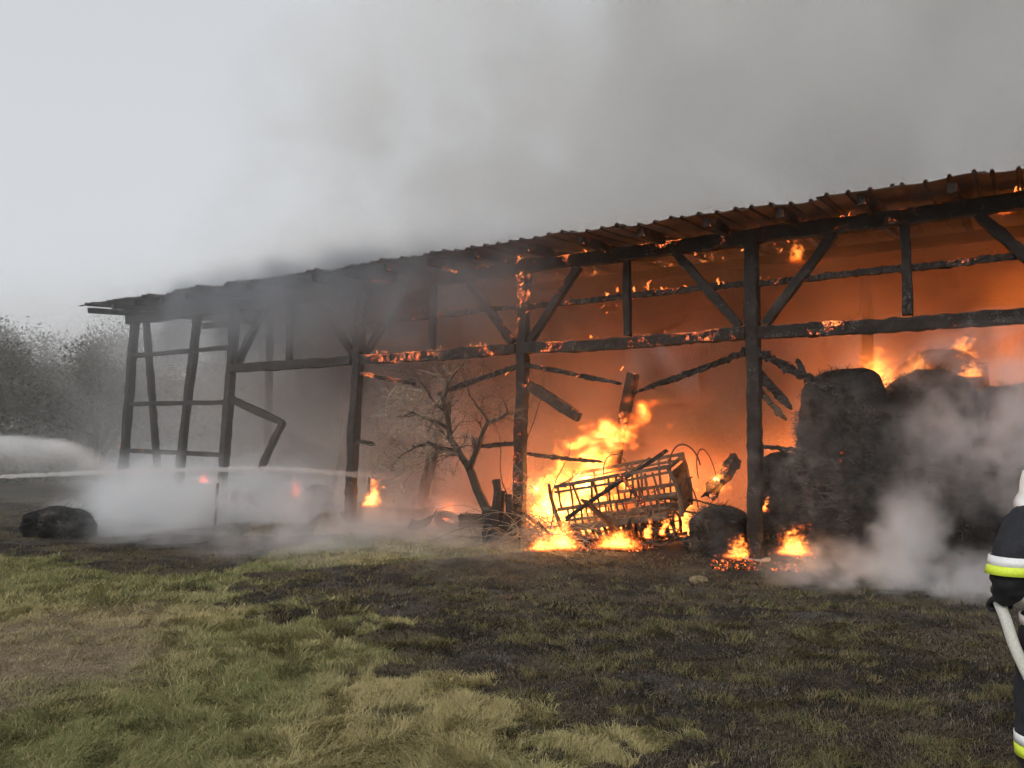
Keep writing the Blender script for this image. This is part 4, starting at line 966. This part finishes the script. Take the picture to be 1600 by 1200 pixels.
def flame(pos, w, h, seed, label, strength=6.0, lean=.15, light=0.0, lcol=(1, .42, .12), rz=0.0, res=60, red=False, base=.12):
    key = (strength, red)
    if key not in flames: flames[key] = flame_mat('flame %g%s' % (strength, ' red' if red else ''), strength, FRED if red else FSTOPS)
    asp = w / h
    def fn(x, y, z, ns):
        # unit height: tongues pulled upward and warped, breaking up towards the top
        wz = z * 1.0
        wx = (ns(2.4, 3, seed, z=z * .8 - seed) - .5) * (.40 + z * .95); wy = (ns(2.4, 2, seed + 5, z=z * .8 + 3) - .5) * (.3 + z * .6)
        X_ = x + wx - z * z * lean; Y_ = y + wy
        r = ((X_ * X_ + Y_ * Y_).sqrt()) / (asp * .5)
        tongue = ns(5.0, 3, seed + 2, z=z * 1.3 - seed, dist=.6)
        body = 1.0 - r * (.85 + z * .35) - (z.max(0.0) ** 1.5) * .75 + (tongue - .5) * (2.2 + z * 2.0)
        fil = ns(15.0, 3, seed + 8, .6, z=z * 5.0, dist=1.2)
        return body.step(.08, .62) * (fil.step(.30, .68) * .85 + .15) * z.step(-.02, base) * z.step(1.18, 1.0)
    m = .5 * asp + .26; vox = ((2 * m + lean) * 1.5 * m * 1.22 / (res * 1000)) ** (1 / 3)
    o = volume_object('flame', (-m, -m * .75, -.02), (m + lean, m * .75, 1.2), vox, fn, flames[key], pos, rz, h)
    tag(o, label, 'flame', 'flames of the fire')
    if light:
        l = bpy.data.lights.new('firelight', 'POINT'); l.energy = light; l.color = lcol; l.shadow_soft_size = 0.0
        lo = bpy.data.objects.new('firelight', l); link(lo, o); lo.location = (0, 0, .45)
    return o
OR = (1, .27, .045); RD = (1, .22, .05)
def fl(px, py, depth, w, h, seed, label, **k): return flame(at(px, py, depth), w, h, seed, label, **k)
fl(915, 856, 15.2, 1.9, 2.75, 1.3, 'tall bright flame rising behind the slatted wagon', strength=30, light=230, lean=.22, res=380)
fl(862, 846, 15.0, 1.0, 1.7, 2.1, 'ragged flame between the bramble and the leaning post', strength=16, light=40)
fl(1065, 842, 14.6, .9, .9, 2.6, 'flame rising behind the end board of the wagon', strength=9, light=20)
fl(965, 856, 13.2, .8, .28, 21.1, 'low fire running along the ground under the wagon', strength=6, light=10)
fl(880, 858, 13.2, .6, .32, 22.4, 'ragged ground fire before the near wheel of the wagon', strength=7, light=10)
fl(1150, 872, 12.7, .5, .35, 23.6, 'flame among the embers beside the foot of the barn post', strength=9)
fl(872, 852, 13.6, .5, .45, 3.7, 'low flame licking the embers left of the wagon', strength=7, light=14)
fl(848, 860, 13.5, .45, .28, 3.1, 'small flame at the end of the fallen beam', strength=8)
fl(1012, 842, 12.9, .13, .30, 4.9, 'small yellow flame under the right end of the wagon', strength=22)
fl(1038, 838, 12.9, .12, .40, 5.2, 'slim bright flame beside the small ash covered bale', strength=22, light=8)
fl(1240, 868, 12.2, .55, .42, 6.6, 'flame burning on the ground before the stacked bales', strength=9, light=16)
fl(1196, 800, 12.9, .10, .30, 7.4, 'thin flame clinging behind the barn post', strength=16)
fl(1365, 620, 13.9, .85, .85, 8.8, 'wide flame in the gap between the two domed bales', strength=5, light=80, lcol=OR)
fl(1500, 572, 14.9, .55, .62, 9.5, 'bright flame on the crown of the burning bale', strength=12, light=60)
fl(1430, 590, 14.6, .7, .5, 10.2, 'thin flame spreading over the left shoulder of the burning bale', strength=4)
fl(1518, 590, 14.4, .5, .35, 10.9, 'pink orange flame on the right shoulder of the burning bale', strength=5)
fl(1244, 414, 13.6, .30, .46, 11.4, 'flame hanging under the roof beside the slanting brace', strength=9, base=.5)
fl(1570, 334, 11.7, .35, .24, 12.8, 'flame under the roof at the upper picture edge', strength=9, base=.4)
fl(1530, 332, 11.9, .5, .18, 12.1, 'low flame along the plate near the upper picture edge', strength=7)
fl(818, 436, 15.0, .22, .42, 13.3, 'flame at the head of the glowing post', strength=9, light=10)
fl(580, 792, 17.6, .40, .60, 14.7, 'small bright flame on the ground behind the thin stake', strength=16, light=10)
fl(462, 778, 18.9, .35, .42, 15.6, 'dim flame beside the dark squat bale', strength=5, red=True)
fl(318, 755, 20.2, .32, .24, 16.4, 'small red flame in the smoke left of the end bay post', strength=9, red=True)
fl(208, 769, 21.5, .24, .14, 17.7, 'faint red flame low in the smoke at the far corner', strength=8, red=True)
fl(1118, 770, 14.0, .5, .55, 18.1, 'flame on the glowing chunk of timber at the wagon end', strength=4, light=20)
fl(700, 812, 17.6, .6, .35, 19.3, 'dull flame on the barn floor behind the bare tree', strength=3, light=12, lcol=RD, red=True)
# fires burning deeper inside the barn, seen only as glow through the smoke
for k, (a_, t_, z_, w_, h_, e_) in enumerate(((-3.2, 5.2, 1.0, 1.8, 2.4, 900), (-6.5, 6.5, 0.2, 2.2, 3.0, 860), (-.3, 5.2, .0, 1.6, 2.4, 560), (3.4, 5.5, .0, 1.4, 2.0, 360), (6.6, 4.0, .0, 1.0, 1.4, 190))):
    p = B(a_, t_, GZ + z_); flame(p, w_, h_, 30 + k * 3.3, ['wide fire deep in the barn behind the domed bales', 'great fire at the near end of the barn beyond the picture edge', 'fire in the middle of the barn behind the tall post', 'fire deep in the barn behind the wagon', 'fire deep in the barn behind the bare tree'][k], strength=3.0, light=e_, lcol=OR if k < 3 else RD, res=40)

# ------------------------------------------------------------------ smoke
def bs(name, mn, mx, res, fn, mat, label):
    """smoke laid out in barn coordinates: x to the near end, y into the barn"""
    o = volume_object(name, mn, mx, res, fn, mat, (BA.x, BA.y, 0), BROT); return tag(o, label, 'smoke', kind='stuff')
S_in = smoke_mat('firelit smoke', .80, (.66, .55, .48), rate=5.0)
S_bay = smoke_mat('brown grey smoke', .9, (.70, .66, .63), rate=5.0)
S_dark = smoke_mat('dark brown smoke', 2.6, (.40, .29, .22), rate=4.0)
S_white = smoke_mat('white smoke', 2.2, (.94, .965, .99), rate=6.0)
S_roof = smoke_mat('grey smoke', .34, (.90, .895, .89), rate=3.0)
S_eave = smoke_mat('blue grey smoke', 2.4, (.46, .49, .53), rate=5.0)
def f_in(x, y, z, ns):
    n = ns(.5, 4, 1.0, dist=1.1); base = (n.step(.44, .60) * .92 + .08)
    env = y.step(.9, 3.6) * (x.step(-19.0, -8.5) * .9 + .1) * z.step(6.0, 5.4)
    return (base * (env * .93 + .07) + z.step(4.3, 5.2) * (.5 - .36 * x.step(-2, 1)) * y.step(.2, 1.0) * x.step(-15, -9)) * y.step(.05, .6) * z.step(6.1, 5.7)
bs('smoke', (-19, 0, GZ), (9, 12, 6.2), .24, f_in, S_in, 'orange lit smoke filling the barn')
def f_bay(x, y, z, ns):
    n = ns(.7, 4, 31.0, dist=1.0, z=z * .75)
    return (n.step(.42, .64) * .85 + .08) * x.step(-16.8, -12.0) * x.step(-4.0, -8.5) * y.step(.15, 1.2) * y.step(4.5, 3.0) * z.step(5.0, 4.4) * (.35 + .65 * x.step(-15, -10.5))
bs('smoke', (-17, .15, GZ), (-4, 4.5, 5.0), .2, f_bay, S_bay, 'brown grey smoke rolling through the far bays of the barn')
def f_dark(x, y, z, ns):
    n = ns(.85, 4, 51.0, dist=1.1); dx = x + 1.6; dz = z - 2.5
    core = ((dx * dx * .30 + dz * dz * .9).sqrt()).step(1.25, .35) + ns(.45, 3, 57.0, dist=.8).step(.50, .62) * x.step(-9.5, -7) * z.step(.8, 1.6) * .55; top = z.step(3.9, 4.8) * x.step(-10, -7) * (.8 - .55 * x.step(-1.5, 1.5)) * x.step(8.8, 8.0)
    return (core + top).min(1.0) * n.step(.40, .56) * y.step(1.4, 2.0) * y.step(4.2, 3.2) * z.step(5.15, 5.0)
bs('smoke', (-10, 1.4, .8), (8.8, 4.2, 5.15), .16, f_dark, S_dark, 'dark brown smoke boiling under the roof before the glow')
def f_ground(x, y, z, ns):
    n = ns(.8, 4, 4.0, dist=.7); h = .40 + x.step(-4, -13) * 1.2
    fall = (z - GZ) / h
    return (n * .65 + ns(2.3, 4, 8.0, dist=1.2) * .35).step(.455, .575) * (fall + (ns(1.9, 3, 7.0) - .5) * 1.2).step(1.0, .05) * x.step(-2.0, -6.0) * (x + y * 1.4 + 19.5 + (ns(.9, 3, 3.0) - .5) * 5.0).step(0, 3.0) * y.step(-6.0, -2.2) * y.step(4.0, 1.5) * (.45 + x.step(-8, -12.5) * .8)
bs('smoke', (-23, -6.0, GZ - .1), (-2, 4, 1.7), .14, f_ground, S_white, 'pale low smoke drifting over the ground before the far half of the barn')
def f_bale(x, y, z, ns):
    n = ns(1.5, 4, 9.0, dist=1.0)
    low = ((z - GZ) / .55).step(1.0, .15) * x.step(.2, 1.6) * y.step(-2.4, -1.2)
    wob = ns(2.4, 3, 5.0) - .5; px = x - 2.2 + wob * .9 - (z - GZ) * .12; py = y + .95; r = ((px * px + py * py).sqrt()) / (.42 - (z - .35).abs() * .12) + (ns(3.2, 4, 6.0) - .5) * 2.2; puff = r.step(1.25, .25) * z.step(1.35, .5) * 1.5
    wisp = ns(1.1, 5, 12.0, dist=1.6).step(.51, .62) * z.step(.6, 1.4) * x.step(1.9, 3.6) * z.step(3.3, 2.6) * .5 + ns(2.2, 5, 15.0, dist=2.0, z=z * .5).step(.55, .68) * z.step(.5, 1.0) * z.step(3.0, 1.8) * .14
    return (low * (n * .65 + ns(3.4, 4, 2.0, dist=1.2) * .35).step(.45, .575) * 1.3 + puff + wisp) * y.step(.55, .1) * x.step(6.5, 5.5)
bs('smoke', (.2, -2.4, GZ - .1), (6.5, .55, 3.3), .065, f_bale, S_white, 'white smoke pouring off the stacked bales and along the ground')
def f_eave(x, y, z, ns):
    n = ns(.7, 4, 17.0, dist=.9, z=z * .7)
    return (n.step(.42, .66) * .9 + .1) * z.step(3.2, 4.7) * z.step(5.9, 5.2) * (x.step(-16.5, -11.0) * .88 + .12 * x.step(-18.5, -17)) * x.step(-2.5, -7.0) * y.step(-2.0, -1.0) * y.step(2.0, .3)
bs('smoke', (-18.5, -2.0, 3.0), (-3.0, 2.0, 6.0), .16, f_eave, S_eave, 'blue grey smoke curling out under the eave')
def f_roof(x, y, z, ns):
    n = ns(.13, 4, 23.0, dist=.8, z=z * .8); n2 = ns(.42, 4, 27.0, dist=1.4)
    edge = x + z * .0 + 19.5 - (z - 5) * .42                # the plume's left flank leans to the near end as it climbs
    dens = (n * .52 + n2 * .48).step(.455, .57)
    return (dens * .9 + .07) * (edge + (n2 - .5) * 5.0).step(0, 3.5) * z.step(5.2, 5.9) * z.step(30, 24) * y.step(0, 2.5) * y.step(22, 16) * (.75 + .25 * x.step(-18, -6)) * x.step(30, 22)
bs('smoke', (-20, 0, 5.2), (30, 22, 30), .55, f_roof, S_roof, 'great grey plume climbing off the roof across the sky')

S_thin = smoke_mat('thin drifting smoke', .17, (.93, .93, .93), rate=3.0)
def f_thin(x, y, z, ns): return (ns(.25, 3, 41.0).step(.3, .7) * .8 + .3) * z.step(9, 5) * x.step(-60, -54) * x.step(-4, -9) * y.step(1.0, 3.0) * y.step(17, 15)
bs('smoke', (-60, 1, -.6), (-4, 17, 9), .8, f_thin, S_thin, 'thin pale smoke drifting between the barn end and the trees')

S_veil = smoke_mat('faint smoke veil', .021, (.95, .95, .95), rate=3.0)
def f_veil(x, y, z, ns): return (ns(.35, 3, 61.0, dist=.8).step(.35, .65) * .8 + .2) * z.step(6.2, 4.5) * x.step(-27, -22) * (x.step(1, -9) * .75 + .25) * x.step(9, 5) * y.step(-6.5, -4.0) * y.step(1.4, .6)
bs('smoke', (-27, -6.5, -.3), (9, 1.4, 6.2), .9, f_veil, S_veil, 'faint veil of smoke hanging before the whole barn front')

# ------------------------------------------------------------------ water
wm = smoke_mat('water spray', 11.0, (.97, .98, .99), rate=1.0, aniso=.3)
S_mist = smoke_mat('spray mist', 3.5, (.96, .97, .98), rate=3.0, aniso=.3)
def jet_pt(f):
    d = 9.2 + 8.2 * f; px = -60 + 690 * f; py = 748 - 15 * math.sin(min(1, f * 1.15) * math.pi * .62) + 12 * max(0, f - .72) / .28; return at(px, py, d)
pts = [jet_pt(i / 160) + Vector((0, 0, .012 * mnoise.noise(Vector((i * .35, 0, 0))))) for i in range(161)]
ng_ = wm.node_tree; pv = [n for n in ng_.nodes if n.type == 'PRINCIPLED_VOLUME'][0]; tc = ng_.nodes.new('ShaderNodeTexCoord'); sx = ng_.nodes.new('ShaderNodeSeparateXYZ'); mr = ng_.nodes.new('ShaderNodeMapRange')
ng_.links.new(tc.outputs['Object'], sx.inputs[0]); ng_.links.new(sx.outputs['X'], mr.inputs[0]); ng_.links.new(mr.outputs[0], pv.inputs['Density'])
mr.inputs[1].default_value = jet_pt(.55).x; mr.inputs[2].default_value = jet_pt(1.0).x; mr.inputs[3].default_value = 11.0; mr.inputs[4].default_value = 0.0
j = MB().tube(pts, [(.022 + .050 * (i / 160)) * (1 + .45 * mnoise.noise(Vector((i * .31, 4, 0))) + .25 * mnoise.noise(Vector((i * .9, 7, 0)))) for i in range(161)], 10).build('water_jet', wm)
bd = MB(); rj = random.Random(6)
for k in range(420):                                     # drops torn off the jet
    f = rj.random(); c = jet_pt(f) + Vector((rj.gauss(0, .05), rj.gauss(0, .08), rj.gauss(-.03 - .10 * f, .03 + .07 * f))); r = rj.uniform(.002, .005) * (.5 + f); b0 = len(bd.v)
    bd.v += [tuple(c + Vector(d) * r) for d in ((1, 0, 0), (-1, 0, 0), (0, 1, 0), (0, -1, 0), (0, 0, 1.6), (0, 0, -1.6))]; bd.f += [tuple(b0 + i for i in fc) for fc in ((0, 2, 4), (2, 1, 4), (1, 3, 4), (3, 0, 4), (2, 0, 5), (1, 2, 5), (3, 1, 5), (0, 3, 5))]
tag(bd.build('drops', flat('water drops', (.75, .77, .8), .2, 5, .05, 0), j), kind='stuff')
tag(j, 'thin white jet of water shooting in front of the barn', 'water jet')
sp0 = at(0, 742, 12.0)
def f_sp(x, y, z, ns):
    top = .60 - ((x + .2) * (x + .2)) * .07 - x.step(.9, 2.2) * .42
    n = ns(2.0, 4, 3.0, z=z * 1.5)
    rel = z / top.max(.05)
    return rel.step(1.03, .93) * (.2 + .8 * rel.step(.2, 1.0)) * (n.step(.3, .7) * .7 + .35) * y.abs().step(.5, .1) * x.step(2.3, 1.3) * z.step(-.02, .08)
o = volume_object('water_spray', (-2.6, -.5, -.02), (2.3, .5, .8), .045, f_sp, S_mist, sp0, 0)
tag(o, 'fan of white water spray falling at the far end of the barn', 'water spray')
